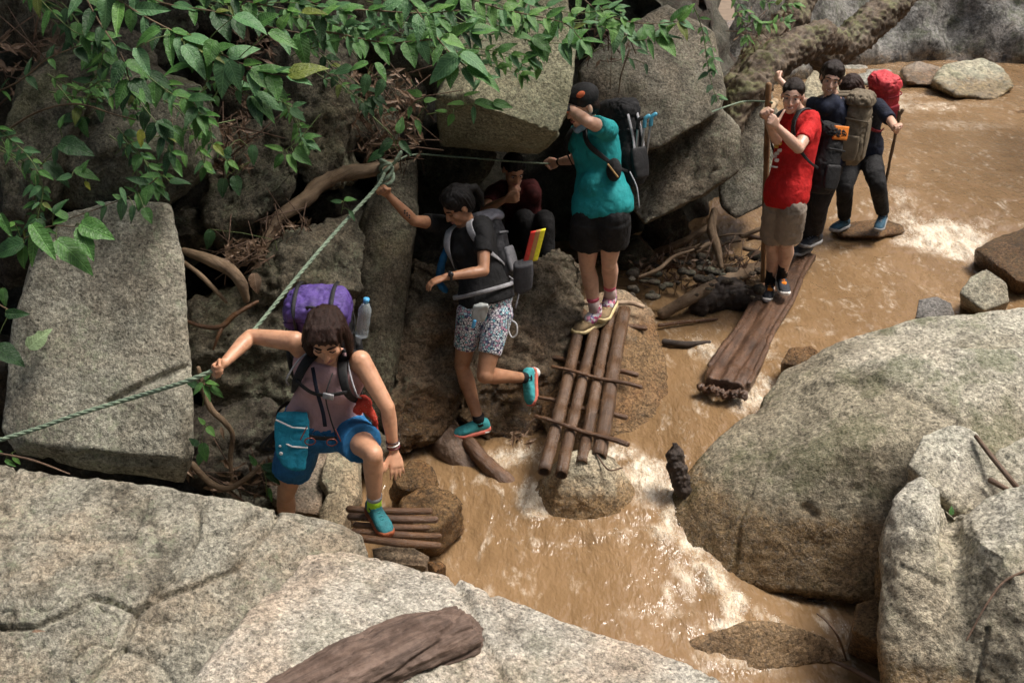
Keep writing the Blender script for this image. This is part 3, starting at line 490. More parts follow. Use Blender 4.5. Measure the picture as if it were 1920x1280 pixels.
wlog('fallen_log', 'thick weathered grey brown log lying on the pale slab at the bottom edge', [P(868, 1192, 3.08), P(770, 1222, 2.98), P(640, 1278, 2.82), P(520, 1350, 2.66), P(400, 1420, 2.5)], [.112, .125, .125, .125, .12], WLOG, n=30, k=14, amp=.012, voxel=.007, e=2.6, rough=(V(*(P(868, 1192, 3.08) - P(520, 1350, 2.66))), .016))
t = thing('bamboo_raft', W(1090, 740, -.1), 'footbridge of four wet bamboo poles leaning on the brown rock', 'raft')
rv = random.Random(8)
def raftp(px, py):                      # the tilted plane the raft lies in
    d = ray(px, py); return CP + d * ((CAMH + .10 + .28 * 5.03) / (.28 * d[1] - d[2]))
for (a, b, r) in [((1021, 884), (1092, 585), .044), ((1054, 890), (1119, 584), .042), ((1088, 870), (1147, 588), .042), ((1120, 858), (1172, 582), .044)]:
    r *= rv.uniform(.88, 1.1); ph = rv.uniform(0, 6); q = [raftp(a[0] + (b[0] - a[0]) * s + 2.2 * math.sin(s * 4 + ph), a[1] + (b[1] - a[1]) * s) for s in np.linspace(0, 1, 25)]
    mb = MB(); ring = []; u0 = nz(q[-1] - q[0]); v = nz(np.cross(u0, V(1, 0, 0))); u = np.cross(v, u0)
    ring.append((q[0] + u0 * .12, u * r * .74, v * r * .74)); ring.append((q[0], u * r * .78, v * r * .78))
    for k, c in enumerate(q):
        rr = r * (1 + (.09 if k % 6 == 3 else 0) + .02 * math.sin(k * 1.7)); ring.append((c, u * rr, v * rr))
        if k % 6 == 3: ring[-1] = (c, u * r * 1.1, v * r * 1.1); ring.append((c + u0 * .006, u * r * .97, v * r * .97))
    mb.loft(ring, 14); build('pole', mb, BAM, t, disp=wdisp(.003, 14))
for a, b, r, dz, nm in [((1035, 697), (1200, 736), .013, .05, 'crosspiece'), ((1004, 790), (1174, 843), .015, .05, 'crosspiece'), ((1024, 657), (1194, 692), .017, -.055, 'underbrace'), ((1012, 734), (1173, 772), .017, -.055, 'underbrace'), ((1066, 592), (1210, 604), .02, -.06, 'underbrace')]:
    q = [raftp(a[0] + (b[0] - a[0]) * s, a[1] + (b[1] - a[1]) * s) + V(0, -dz * .4, dz) + V(0, 0, .006 * math.sin(s * 9)) for s in np.linspace(0, 1, 9)]
    build(nm, MB().tube(q, list(np.linspace(r * .8, r * 1.15, 9)), 9), WWET, t, disp=wdisp(.003, 20))
wlog('branch', 'pale peeled branch lying across the top of the bamboo raft', [raftp(1068, 574) + V(0, 0, .03), raftp(1130, 580) + V(0, 0, .045), raftp(1180, 576) + V(0, 0, .035), raftp(1205, 580) + V(0, 0, .02)], [.014, .014, .018, .016], PALEW, 'branch')
t = thing('hollow_plank', W(1420, 600, .05), 'long split hollow log plank bridging the brown stream', 'plank')
pa, pb = P(1358, 716, 5.98), P(1502, 470, 8.25); ax = nz(pb - pa); sd = nz(np.cross(ax, V(0, 0, 1))); up = np.cross(sd, ax); ring = []
for s in np.linspace(0, 1, 60):
    w = .158 - .03 * s + .012 * math.sin(s * 13) - (.02 if s < .03 else 0); c = pa + (pb - pa) * s - up * .045
    ring.append((c, sd * w, up * (.05 + .02 * (s < .1)), 3.4))
build('plank_body', MB().loft(ring, 34), PLANK, t, .011, 1, lambda c, n: n * (.010 * fbm(np.c_[(c - pa) @ sd * 26, (c - pa) @ ax * 1.6, (c - pa) @ up * 8], 3) - .030 * sstep(.05, 0, np.abs(np.abs((c - pa) @ sd + .055 + .02 * pn(c * 3)) - .0)) * sstep(.2, .9, n @ up) - .02 * sstep(.03, 0, np.abs((c - pa) @ sd - .045 + .03 * pn(c * 2.2))) * sstep(1.1, .1, (c - pa) @ ax) * sstep(.2, .9, n @ up))[:, None])
for q in (-1, 1): build('rim', MB().tube([pa + (pb - pa) * s + sd * q * (.148 - .03 * s + .01 * math.sin(s * 13)) - up * .008 for s in np.linspace(.03 if q > 0 else .08, .98, 40)], [.022 - .006 * (k % 7 == 3) for k in range(40)], 9, .8), PLANK, t, disp=wdisp(.006, 12))
build('broken_end', MB().tube([pa + sd * x - up * (.05 + .012 * math.sin(x * 40)) - ax * (.02 + .015 * math.cos(x * 25)) for x in np.linspace(-.15, .15, 26)], .030, 9, .9), PLANK, t, .009, 0, lambda c, n: -ax * (.03 + .05 * fbm(np.c_[(c - pa) @ sd * 30, (c - pa) @ up * 22, (c - pa) @ ax * 2], 3))[:, None] + n * (.012 * fbm(c * 40, 2))[:, None])
for k, (a, b, r, z) in enumerate([((655, 954), (806, 958), .020, -.065), ((658, 968), (816, 974), .021, -.06), ((668, 984), (802, 989), .018, -.065), ((664, 996), (823, 1005), .019, -.062), ((680, 1009), (822, 1022), .021, -.06)]):
    wlog('step_log', ['short muddy stick farthest from the camera in the step under the teal shoe', 'reddish second stick of the step under the teal shoe', 'thin middle stick of the step directly under the teal shoe', 'fourth stick of the muddy step with a splintered tip', 'front stick of the muddy step nearest the pale slab'][k], [W(a[0], a[1], z + .165), W((a[0] + b[0]) / 2, (a[1] + b[1]) / 2 + 2, z + .172), W(*b, z + .165)], [r, r * 1.05, r * .85], [WWET, PLANK, WWET, WWET, WWET][k], 'log', group='sticks laid as a step')
wlog('sunken_log', 'thick dark log end under the turquoise shoe of the striding hiker', [W(806, 740, -.17), W(822, 790, -.20), W(845, 840, -.27), W(880, 878, -.36)], [.11, .12, .12, .10], wood('muddy_log', (.09, .055, .035), (.20, .13, .085), wet=True), n=22, k=10, amp=.012, voxel=.012)
wlog('sunken_log', 'thin wet orange brown log sloping into the foam beside the thick log', [W(880, 832, -.20), W(910, 868, -.27), W(945, 900, -.33), W(990, 932, -.42)], [.05, .055, .055, .045], WWET, n=14, k=8, amp=.012)
wlog('driftwood', 'dark upright broken stump leaning on the giant boulder', [P(1282, 918, 5.1), P(1270, 880, 5.14), P(1266, 850, 5.17), P(1266, 834, 5.18)], [.055, .06, .05, .022], DARKW, 'driftwood', n=16, k=6, amp=.02, voxel=.008)
wlog('driftwood', 'thick fallen pole slanting into the brown water by the black root clump', [W(1243, 588, .02), P(1300, 556, 7.2), P(1360, 526, 7.5), P(1440, 496, 7.9)], [.045, .05, .05, .06], ROOT, 'driftwood', k=8)
wlog('driftwood', 'black stick lying in the water beside the bamboo raft', [W(1246, 641, -.02), W(1285, 645, -.02), W(1330, 641, -.03)], [.024, .024, .012], DARKW, 'driftwood')
wlog('driftwood', 'thin brown half sunken stick above the black stick', [W(1236, 610, .0), W(1290, 603, .005), W(1345, 598, -.01)], [.014, .014, .008], WWET, 'driftwood')
mb = MB().tube([P(1312, 570, 7.25), P(1345, 552, 7.4), P(1380, 556, 7.4), P(1402, 565, 7.3)], [.08, .13, .13, .08], 14)
tag(build('root_clump', mb, DARKW, None, .016, 2, lambda c, n: n * (.06 * np.abs(fbm(c * 11, 4)) + .02 * fbm(c * 40, 2))[:, None]), 'black matted root clump half in the water beside the plank', 'root clump')
for lab, pts, rad, mt in [
    ('thick smooth root curving over the rocks below the rope knot', [P(735, 312, 6.05), P(690, 320, 5.98), P(640, 327, 5.92), P(600, 345, 5.85), P(575, 372, 5.78), P(540, 396, 5.70), P(517, 412, 5.64), P(502, 445, 5.55), P(484, 480, 5.44)], [.045, .046, .05, .05, .046, .043, .036, .032, .026], ROOT),
    ('brown root arching downwards at the right side of the big upright rock', [P(345, 470, 5.2), P(390, 486, 5.15), P(430, 505, 5.12), P(452, 530, 5.1), P(462, 562, 5.12)], [.02, .034, .036, .032, .02], ROOT),
    ('slender root below the arching root', [P(345, 492, 5.15), P(375, 515, 5.1), P(405, 545, 5.1), P(425, 567, 5.1)], [.012, .014, .013, .008], ROOT),
    ('dark forked root running from the big rock towards the purple pack', [P(345, 600, 5.1), P(380, 612, 5.08), P(415, 612, 5.06), P(440, 590, 5.08), P(482, 566, 5.12)], [.01, .012, .016, .016, .010], WWET),
    ('drooping root joining the forked root', [P(418, 612, 5.06), P(408, 632, 5.02), P(400, 655, 5.0)], [.012, .010, .006], WWET),
    ('knotted root hanging over the low cracked rock', [P(372, 690, 4.85), P(392, 760, 4.8), P(420, 790, 4.78), P(436, 815, 4.78), P(432, 860, 4.75), P(436, 905, 4.7)], [.012, .018, .016, .014, .014, .01], ROOT),
    ('curved root along the base of the low cracked rock', [P(360, 870, 4.6), P(395, 905, 4.55), P(430, 915, 4.55), P(470, 890, 4.6), P(495, 865, 4.7)], [.018, .018, .016, .014, .008], ROOT),
    ('gnarled root under the undercut of the huge dark boulder', [P(1232, 472, 8.0), P(1262, 462, 7.9), P(1295, 446, 7.9), P(1330, 425, 8.0)], [.03, .034, .03, .025], ROOT),
    ('long thin root left of the driftwood tangle', [P(1200, 520, 7.4), P(1235, 505, 7.4), P(1262, 482, 7.5), P(1300, 468, 7.6)], [.016, .018, .015, .01], ROOT),
    ('hanging twisted root beside the huge dark boulder', [P(1340, 395, 7.9), P(1334, 430, 7.8), P(1345, 465, 7.7), P(1352, 500, 7.6)], [.03, .04, .035, .02], ROOT)]:
    wlog('tree_root', lab, pts, rad, mt, 'root', k=6, n=12, amp=.16 * float(np.mean(rad)))
rr = random.Random(5)
TG = thing('driftwood_tangle', P(1320, 520, 7.8), 'tangle of bare drift sticks under the huge dark boulder', 'driftwood')
for k in range(26):                                  # the tangle of drift sticks by the undercut
    x, y = rr.uniform(1225, 1420), rr.uniform(440, 530); L = rr.uniform(25, 75); a = rr.uniform(-1., 2.6); D = 7.75 + (530 - y) / 90 * .5 + rr.uniform(-.1, .1)
    p0, p1 = P(x, y, D), P(x + L * math.cos(a), y + L * math.sin(a) * .5, D + rr.uniform(-.15, .2)); m = (p0 + p1) / 2 + V(rr.uniform(-.03, .03), 0, rr.uniform(0, .05)); r = rr.uniform(.006, .02)
    wlog('drift_stick', None, [p0, m, p1], [r, r * 1.1, r * .6], rr.choice([ROOT, TWIG, WWET, ROOT]), 'stick', n=7, k=3, parent=TG)
for lab, pts, rad in [('big mossy fallen trunk arching above the red shirted man', [P(1368, 262, 8.3), P(1380, 215, 8.45), P(1404, 165, 8.6), P(1440, 122, 8.9), P(1490, 90, 9.2), P(1535, 72, 9.5), P(1572, 78, 9.9)], [.07, .12, .155, .16, .155, .145, .11]),
                      ('ridged brown fallen trunk rising to the top edge', [P(1545, 108, 10.4), P(1590, 78, 10.6), P(1640, 38, 10.9), P(1700, -20, 11.3)], [.16, .18, .18, .18]),
                      ('shaded trunk behind the mossy fallen trunk', [P(1375, 165, 9.4), P(1430, 92, 9.8), P(1475, 48, 10.0), P(1500, 10, 10.2), P(1495, -30, 10.4)], [.13, .14, .15, .14, .13])]:
    wlog('fallen_tree', lab, pts, rad, TRUNK, 'fallen tree', n=24, k=12, amp=.05, voxel=.018)
t = thing('bamboo_post', P(1434, 522, 7.75), 'upright brown bamboo pole beside the man in red', 'pole')
q = [P(1441 - 10 * s, 160 + 365 * s, 7.45) for s in np.linspace(0, 1, 30)]
build('pole', MB().tube(q, [.023 + (.003 if k % 7 == 3 else 0) for k in range(30)], 12), wood('orange_bamboo', (.16, .085, .035), (.36, .2, .09)), t)
wlog('bamboo_rail', 'sawn bamboo rail end pointing at the camera in the hands of the man in red', [P(1433, 214, 7.25), P(1442, 203, 7.8), P(1452, 192, 8.4)], [.036, .036, .036], wood('tan_bamboo', (.26, .18, .10), (.5, .38, .24)), 'pole')
for lab, pts, r in [('straight dry stick lying on the pale ridge at the right edge', [P(1830, 818, 4.66), P(1868, 866, 4.5), P(1925, 935, 4.28)], [.012, .015, .014]), ('short reddish stick crossing the dry stick at the right edge', [P(1858, 900, 4.42), P(1885, 915, 4.36), P(1912, 926, 4.3)], [.016, .014, .008]),
                    ('forked twig standing in the water at the bottom right', [W(1587, 1236, -.6), P(1570, 1190, 3.95), P(1548, 1162, 4.0), P(1532, 1150, 4.02)], [.006, .007, .006, .004]), ('dark wet stick at the bottom edge in the cascade', [W(1560, 1238, -.62), W(1600, 1255, -.62), W(1655, 1285, -.6)], [.008, .014, .013]),
                    ('thin bare stem curving down the corner rock', [P(1925, 1068, 3.72), P(1880, 1092, 3.68), P(1845, 1140, 3.6), P(1812, 1200, 3.5)], [.006, .006, .005, .004]), ('thin pale stem resting on the front slab beside the big rock', [P(-10, 848, 4.25), P(60, 862, 4.2), P(130, 888, 4.15)], [.006, .006, .004]),
                    ('twig snagged against the near ends of the bamboo raft', [raftp(1118, 850) + V(0, -.05, .02), raftp(1140, 872) + V(0, -.05, 0), raftp(1165, 868) + V(0, -.05, .0)], [.006, .006, .004])]:
    wlog('twig', lab, pts, r, TWIG, 'twig', n=7, k=5)
# ---------------------------------------------------------------- ropes
ROPE = NT('green_rope'); p_ = ROPE.pos(); ROPE = ROPE.done(ROPE.ramp(ROPE.noise(p_, 45, 4, .7), (.3, (.10, .15, .105)), (.7, (.27, .34, .24))), .85, ROPE.bump(ROPE.noise(p_, 160, 2, .5), .5, .004))
def rope(label, pts, r, name='rope', k=14):
    c = cat(pts, k); L = np.concatenate([[0], np.cumsum([np.linalg.norm(b - a) for a, b in zip(c[:-1], c[1:])])]); n = int(L[-1] / .0075); c = np.array(c)
    ss = np.linspace(0, L[-1], n); q = np.c_[np.interp(ss, L, c[:, 0]), np.interp(ss, L, c[:, 1]), np.interp(ss, L, c[:, 2])]
    t_ = thing(name, q[n // 2], label, 'rope')
    T = np.gradient(q, axis=0); T /= np.linalg.norm(T, axis=1)[:, None]; a = np.cross(T, V(0, .3, 1)); a /= np.linalg.norm(a, axis=1)[:, None]; b = np.cross(T, a)
    for s in range(3):                         # three strands laid round each other
        th = ss / (r * 5.5) * 2 * math.pi * .5 + s * 2.094; o = q + (a * np.cos(th)[:, None] + b * np.sin(th)[:, None]) * r * .5
        build('strand', MB().tube(list(o), r * .58, 6), ROPE, t_)
    return t_
# ---------------------------------------------------------------- people
SK_A, SK_B, SK_C, SK_D = skin('skin_tan', (.50, .27, .165)), skin('skin_brown', (.36, .185, .105)), skin('skin_fair', (.58, .36, .26)), skin('skin_light', (.56, .36, .27))
HAIRB, HAIRR, HAIRD = hairm('hair_black', (.004, .0035, .0035), (.014, .012, .012)), hairm('hair_brown', (.010, .005, .004), (.045, .02, .013)), hairm('hair_dark_brown', (.008, .005, .004), (.03, .018, .012))
EYEW, IRIS = plain('eye_white', (.42, .38, .35), .25), plain('iris_dark', (.02, .012, .008), .12)
BLACK = fabric('black_cloth', (.012, .012, .013), .4, .8); NAVY = fabric('navy_cloth', (.010, .014, .030), .4, .85); WEB = fabric('black_webbing', (.014, .014, .015), .3, .6); GREYW = fabric('grey_webbing', (.32, .32, .34), .2, .7)
class Per: pass
HWF = ([-.16, -.08, 0, .12, .3, .5, .7, .85, .95, 1.02, 1.08], [.10, .155, .172, .170, .148, .128, .146, .158, .150, .10, .055], [.075, .10, .115, .113, .103, .095, .107, .108, .095, .07, .05])
HWM = ([-.16, -.08, 0, .12, .3, .5, .7, .85, .95, 1.02, 1.08], [.10, .145, .158, .158, .152, .148, .162, .172, .165, .11, .06], [.075, .095, .112, .113, .113, .110, .115, .115, .10, .075, .055])
def person(label, h, base, j, hf, hu, sk, hands, fem=True, fat=1., eyes=True, voxel=.0058, smile=False, headk=1.):
    p = Per(); p.s = s = h / 1.7; p.j = j; p.fem = fem
    p.root = thing('person', base, label, 'person')
    p.up = nz(j['neck'] - j['pel']); rh, rs = nz(j['hipR'] - j['hipL']), nz(j['shR'] - j['shL']); H_ = HWF if fem else HWM; p.fat = fat
    def fr(t):
        k = min(max(t, 0), 1); r = nz(rh * (1 - k) + rs * k); r = nz(r - p.up * (r @ p.up)); return r, np.cross(p.up, r)
    def tp(t, a, b, g=0., abs_=False):
        r, f = fr(t); w, d = np.interp(t, H_[0], H_[1]) * s * fat + g, np.interp(t, H_[0], H_[2]) * s * fat + g
        if abs_: w = d = 1
        bow = .02 * s * math.sin(math.pi * min(max(t, 0), 1)); return j['pel'] + (j['neck'] - j['pel']) * t - f * bow + r * a * w + f * b * d
    p.fr, p.tp = fr, tp
    p.rings = lambda ts, g=0., e=2.3: [(tp(t, 0, 0), fr(t)[0] * (np.interp(t, H_[0], H_[1]) * s * fat + (g(t) if callable(g) else g)), fr(t)[1] * (np.interp(t, H_[0], H_[2]) * s * fat + (g(t) if callable(g) else g)), e) for t in ts]
    mb = MB(); mb.loft(p.rings(np.linspace(-.15, 1.06, 16), -.006), 20)
    p.hf = f = nz(hf); p.hu = u = nz(np.asarray(hu, float) - f * (np.asarray(hu, float) @ f)); p.hx = x = np.cross(f, u); c = j['head']; p.hs = k = s * 1.02 * headk; AX = np.array([x, f, u])
    p.hl = hl = lambda a, b, d: c + (x * a + f * b + u * d) * k
    E = lambda q, r: mb.ell(hl(*q), np.array(r) * k, AX, 16)
    E((0, -.012, .035), (.073, .092, .082)); E((0, .028, -.028), (.058, .060, .080)); E((0, .020, .035), (.066, .066, .05)); E((0, .052, -.088), (.034, .030, .026)); E((0, .02, -.07), (.05, .052, .035))
    E((.036, .058, -.022), (.024, .022, .022)); E((-.036, .058, -.022), (.024, .022, .022)); E((0, .073, -.058), (.027, .018, .024))
    mb.tube([hl(0, .082, .014), hl(0, .096, -.010), hl(0, .104, -.030)], [.0085 * k, .010 * k, .0125 * k], 10); E((.011, .090, -.033), (.010, .010, .008)); E((-.011, .090, -.033), (.010, .010, .008))
    mb.tube([hl(-.042, .066, .028), hl(-.015, .083, .026), hl(.015, .083, .026), hl(.042, .066, .028)], .0085 * k, 8)
    for q in (1, -1): mb.ell(hl(.074 * q, -.008, -.004), np.array((.009, .02, .033)) * k, AX, 12)
    nb = j['neck']; mb.tube([nb - p.up * .05 * s, nb + p.up * .01, (nb + hl(0, -.02, -.05)) / 2, hl(0, -.012, -.03)], [.072 * s, .058 * s, .052 * s, .05 * s], 16)
    for sd, sg in (('R', 1), ('L', -1)):
        sh, el, wr = j['sh' + sd], j['el' + sd], j['wr' + sd]; a = (.95 if fem else 1.08) * fat ** .5
        mb.tube([tp(.90, .45 * sg, 0), tp(.95, .75 * sg, 0), sh], [.07 * s, .062 * s, .054 * s * a], 14)
        mb.tube(cat([sh, sh + (el - sh) * .35, sh + (el - sh) * .7, el], 4), rint([.053 * s * a, .049 * s * a, .043 * s * a, .038 * s * a], 13), 14)
        mb.tube(cat([el, el + (wr - el) * .28, el + (wr - el) * .65, wr], 4), rint([.039 * s * a, .042 * s * a, .034 * s * a, .0265 * s * a], 13), 14, .92)
        d, th, curl, *o = hands[sd]; d = nz(d); th = nz(np.asarray(th, float) - d * (np.asarray(th, float) @ d)); n = np.cross(th, d) * (1 if sd == 'R' else -1); n = n * (o[0] if o else 1); q = s * .98 * a ** .5
        P0 = wr; mb.loft([(P0 - d * .02 * q, th * .025 * q, n * .02 * q), (P0 + d * .015 * q, th * .028 * q, n * .018 * q), (P0 + d * .05 * q, th * .038 * q, n * .0165 * q, 2.6), (P0 + d * .085 * q, th * .041 * q, n * .014 * q, 2.8), (P0 + d * .10 * q, th * .039 * q, n * .011 * q, 2.6)], 16)
        for fi, (off, L, r) in enumerate([(.031, .072, .0092), (.0105, .08, .0095), (-.010, .074, .009), (-.030, .058, .008)]):
            cu = R(curl * (1 + .06 * fi)); spread = .10 * (1.5 - fi); b = P0 + d * .088 * q + th * off * q; pts = [b - d * .02 * q, b]; ang = 0
            for sgm, fl in ((.45, .75), (.31, 1.1), (.24, .8)): ang += cu * fl; dd = nz(d * math.cos(ang) + n * math.sin(ang) + th * spread * math.cos(ang)); pts.append(pts[-1] + dd * L * sgm * q)
            mb.tube(pts, [r * q, r * q, r * .95 * q, r * .88 * q, r * .76 * q], 9)
        b = P0 + d * .03 * q + th * .024 * q; k2 = min(curl / 60, 1.)
        if len(o) > 1 and o[1] == 'up': t1 = nz(th + d * .1); pts = [b, b + t1 * .035 * q, b + t1 * .066 * q, b + t1 * .092 * q]
        else: t1 = nz(d * .75 + th * .75 + n * .45 * k2); t2 = nz(d * .95 + th * (.35 - .5 * k2) + n * .7 * k2); pts = [b, b + t1 * .036 * q, b + t1 * .036 * q + t2 * .03 * q, b + t1 * .036 * q + t2 * .054 * q]
        mb.tube(pts, [.0145 * q, .0115 * q, .0105 * q, .008 * q], 10)
        hp, kn, an = j['hip' + sd], j['kn' + sd], j['an' + sd]; v = kn - hp; w = an - kn; fk = nz(np.cross(np.cross(v, w), v + w)) if np.linalg.norm(np.cross(v, w)) > 1e-3 else fr(0)[1]
        back = nz(-fr(0)[1] - nz(w) * (-fr(0)[1] @ nz(w)))
        mb.tube(cat([hp + v * .06, hp + v * .3, hp + v * .7, kn], 4), rint([.074 * s, .083 * s, .066 * s, .052 * s], 13), 18)
        mb.ell(kn - back * .012 * s, np.array([.049, .049, .054]) * s, None, 14)
        mb.tube(cat([kn, kn + w * .28 + back * .012 * s, kn + w * .6 + back * .006 * s, an], 4), rint([.050 * s, .057 * s, .045 * s, .034 * s], 13), 18)
    o = build('body', mb, sk, p.root, voxel, 4, lambda c_, n_: n_ * (.0012 * fbm(c_ * 30, 2))[:, None]); p.body = o
    if eyes:
        for q in (1, -1):
            if eyes == 'shut': build('eyelashes', MB().tube([hl(.019 * q, .0805, .002), hl(.031 * q, .0825, -.001), hl(.044 * q, .074, .002)], .0024 * k, 6), HAIRD, p.root)
            else: e_ = build('eye', MB().ell(hl(.031 * q, .072, .006), np.array((.0115, .0105, .0052)) * k, AX, 12), EYEW, p.root)
            if eyes != 'shut': build('iris', MB().ell(hl(.030 * q, .0795, .005), np.array((.0062, .0055, .0052)) * k, AX, 10), IRIS, e_)
            build('eyebrow', MB().tube([hl(.014 * q, .089, .031), hl(.032 * q, .085, .034), hl(.048 * q, .070, .026)], [.0035 * k, .0042 * k, .002 * k], 7), HAIRD, p.root)
        m = .006 if smile else 0
        build('lips', MB().tube([hl(-.026, .080, -.060 + m), hl(-.01, .092, -.058), hl(.01, .092, -.058), hl(.026, .080, -.060 + m)], [.002 * k, .0055 * k, .0055 * k, .002 * k], 7).tube([hl(-.024, .080, -.062 + m), hl(0, .0915, -.069), hl(.024, .080, -.062 + m)], [.002 * k, .0062 * k, .002 * k], 7), plain('lip_skin', (.34, .13, .11), .4), p.root, .003, 2)
        if smile: build('teeth', MB().tube([hl(-.018, .088, -.060 + m * .5), hl(0, .0965, -.0635), hl(.018, .088, -.060 + m * .5)], .004 * k, 7, .7), plain('teeth_white', (.8, .78, .72), .3), p.root)
    return p
def wrinkle(amp, f=9., seed=0., st=(1, 1, .45)):
    """soft rolls with sharp creases between them"""
    def go(c, n):
        q = (c + seed) * np.array(st); w = .5 * np.c_[fbm(c * 6 + seed, 2), fbm(c * 6 + seed + 5, 2), fbm(c * 6 + seed + 9, 2)] / f * 2
        a = fbm((q + w) * f, 2, .5); b = fbm((q * V(1, 1, 1.6) - w) * f * 1.7 + 3, 2, .5); m = sstep(-.25, .25, fbm(c * 4 + seed + 2, 2))
        return n * (amp * (.9 * (np.abs(a) * 2.2 - .5) * (.4 + .6 * m) - .7 * np.exp(-(b / .07) ** 2) * (1 - m) + .3 * b))[:, None]
    return go
def shirt(p, mt, sleeve=.5, hem=-.05, loose=.014, name='shirt', top=1.0, amp=.007, neckhole=None, st=(1, 1, .45), bust=0., belly=0.):
    s, j = p.s, p.j; mb = MB(); g = lambda t: loose * (1.5 if t < .25 else 1.) ; mb.loft(p.rings(np.linspace(hem, top, 16), g), 24)
    if bust:
        for q in (1, -1): mb.ell(p.tp(.70, .42 * q, .78), np.array([.066, .066, .066]) * s * bust)
    if belly: mb.ell(p.tp(.30, 0, .35), np.array([.125, .125, .12]) * s * belly)
    for sd, sg in (('R', 1), ('L', -1)):
        sh, el, wr = j['sh' + sd], j['el' + sd], j['wr' + sd]
        if sleeve > 0:
            mb.tube([p.tp(.92, .4 * sg, 0), p.tp(.95, .75 * sg, 0), sh], [.085 * s, .078 * s, .067 * s], 16)
            if sleeve <= 1: e = sh + (el - sh) * sleeve; mb.tube([sh, (sh + e) / 2, e], [.066 * s, .064 * s, .061 * s], 16, rnd=False)
            else: e = el + (wr - el) * (sleeve - 1); mb.tube(cat([sh, (sh + el) / 2, el, (el + e) / 2, e], 4), rint([.066 * s, .060 * s, .055 * s, .05 * s, .042 * s], 17), 16)
        else: mb.tube([p.tp(.86, .5 * sg, 0), p.tp(1.0, .52 * sg, 0)], [.05 * s, .048 * s], 14)
    return build(name, mb, mt, p.root, .0085, 5, wrinkle(amp, 9, 3.1, st))
def shorts(p, mt, frac=.5, loose=.014, flare=.015, name='shorts', amp=.006, top=.22, st=(1, 1, .5)):
    s, j = p.s, p.j; mb = MB(); mb.loft(p.rings(np.linspace(-.15, top, 8), loose), 24); s *= p.fat ** .6
    for sd in 'RL':
        hp, kn, an = j['hip' + sd], j['kn' + sd], j['an' + sd]; mb.ell(hp, np.array([1, 1, 1]) * (.086 * s + loose))
        if frac <= 1: v = (kn - hp) * frac; mb.tube([hp, hp + v * .35, hp + v * .7, hp + v], [(.093 * s + loose), (.089 - .010 * frac) * s + loose + flare * .5, (.086 - .018 * frac) * s + loose + flare * .8, (.083 - .024 * frac) * s + loose + flare], 20, rnd=False)
        else: e = kn + (an - kn) * (frac - 1); mb.tube(cat([hp, (hp + kn) / 2, kn, (kn + e) / 2, e], 5), rint([.095 * s + loose * .6, .080 * s + loose * .8, .060 * s + loose, .055 * s + loose, .042 * s + loose], 21), 20, rnd=False)
    return build(name, mb, mt, p.root, .0085, 4, wrinkle(amp, 10, 1.7, st))
def shoe(p, an, f, u, mu, ms, ml, sock=None, sockh=.06, name='shoe', shin=None, sock2=None):
    s = p.s * 1.02; f = nz(f); u = nz(np.asarray(u, float) - f * (np.asarray(u, float) @ f)); r = np.cross(f, u); b = an - u * .082 * s
    X = [-.072, -.062, -.035, 0, .04, .08, .12, .155, .178, .186]; Hh = [.055, .078, .092, .094, .080, .066, .056, .046, .034, .02]; Wd = [.018, .030, .035, .036, .038, .043, .046, .041, .028, .014]
    mb = MB().loft([(b + f * x * s + u * (h / 2 + .012) * s, r * w * s, u * h / 2 * s, 2.5) for x, h, w in zip(X, Hh, Wd)], 18); mb.tube([an - u * .03 * s, an + u * .012 * s], .041 * s, 16, rnd=False)
    sh_ = build(name, mb, mu, p.root, .005, 3, lambda c, n: n * (.0012 * fbm(c * 60, 2))[:, None])
    build('sole', MB().loft([(b + f * x * 1.03 * s + u * (.010 + (.014 if x > .15 else .012 if x < -.06 else 0)) * s, r * (w + .005) * s, u * .016 * s, 4.) for x, w in zip(X, Wd)], 18), ms, sh_, .005, 2)
    ln = MB()
    for k in range(4): x = .035 + .022 * k; hh = np.interp(x, X, Hh) + .014; ln.tube([b + (f * x + r * .022 + u * (hh - .012)) * s, b + (f * (x + .008) + u * hh) * s, b + (f * x - r * .022 + u * (hh - .012)) * s], .0036 * s, 6)
    ln.tube([b + (f * .03 + r * .03 + u * .085) * s, b + (f * .035 + u * .105) * s, b + (f * .03 - r * .03 + u * .085) * s], .0035 * s, 6)
    kind(build('laces', ln, ml, sh_), 'stuff')
    if sock: d = shin if shin is not None else u; build('sock', MB().tube([an - u * .02 * s, an + d * sockh * .5 * s, an + d * sockh * s], [.042 * s, .039 * s, .041 * s], 16, rnd=False), sock, p.root)
    if sock and sock2: build('sock_cuff', MB().tube([an + d * (sockh - .004) * s, an + d * (sockh + .022) * s], [.0415 * s, .0425 * s], 16, rnd=False), sock2, p.root)
    return sh_
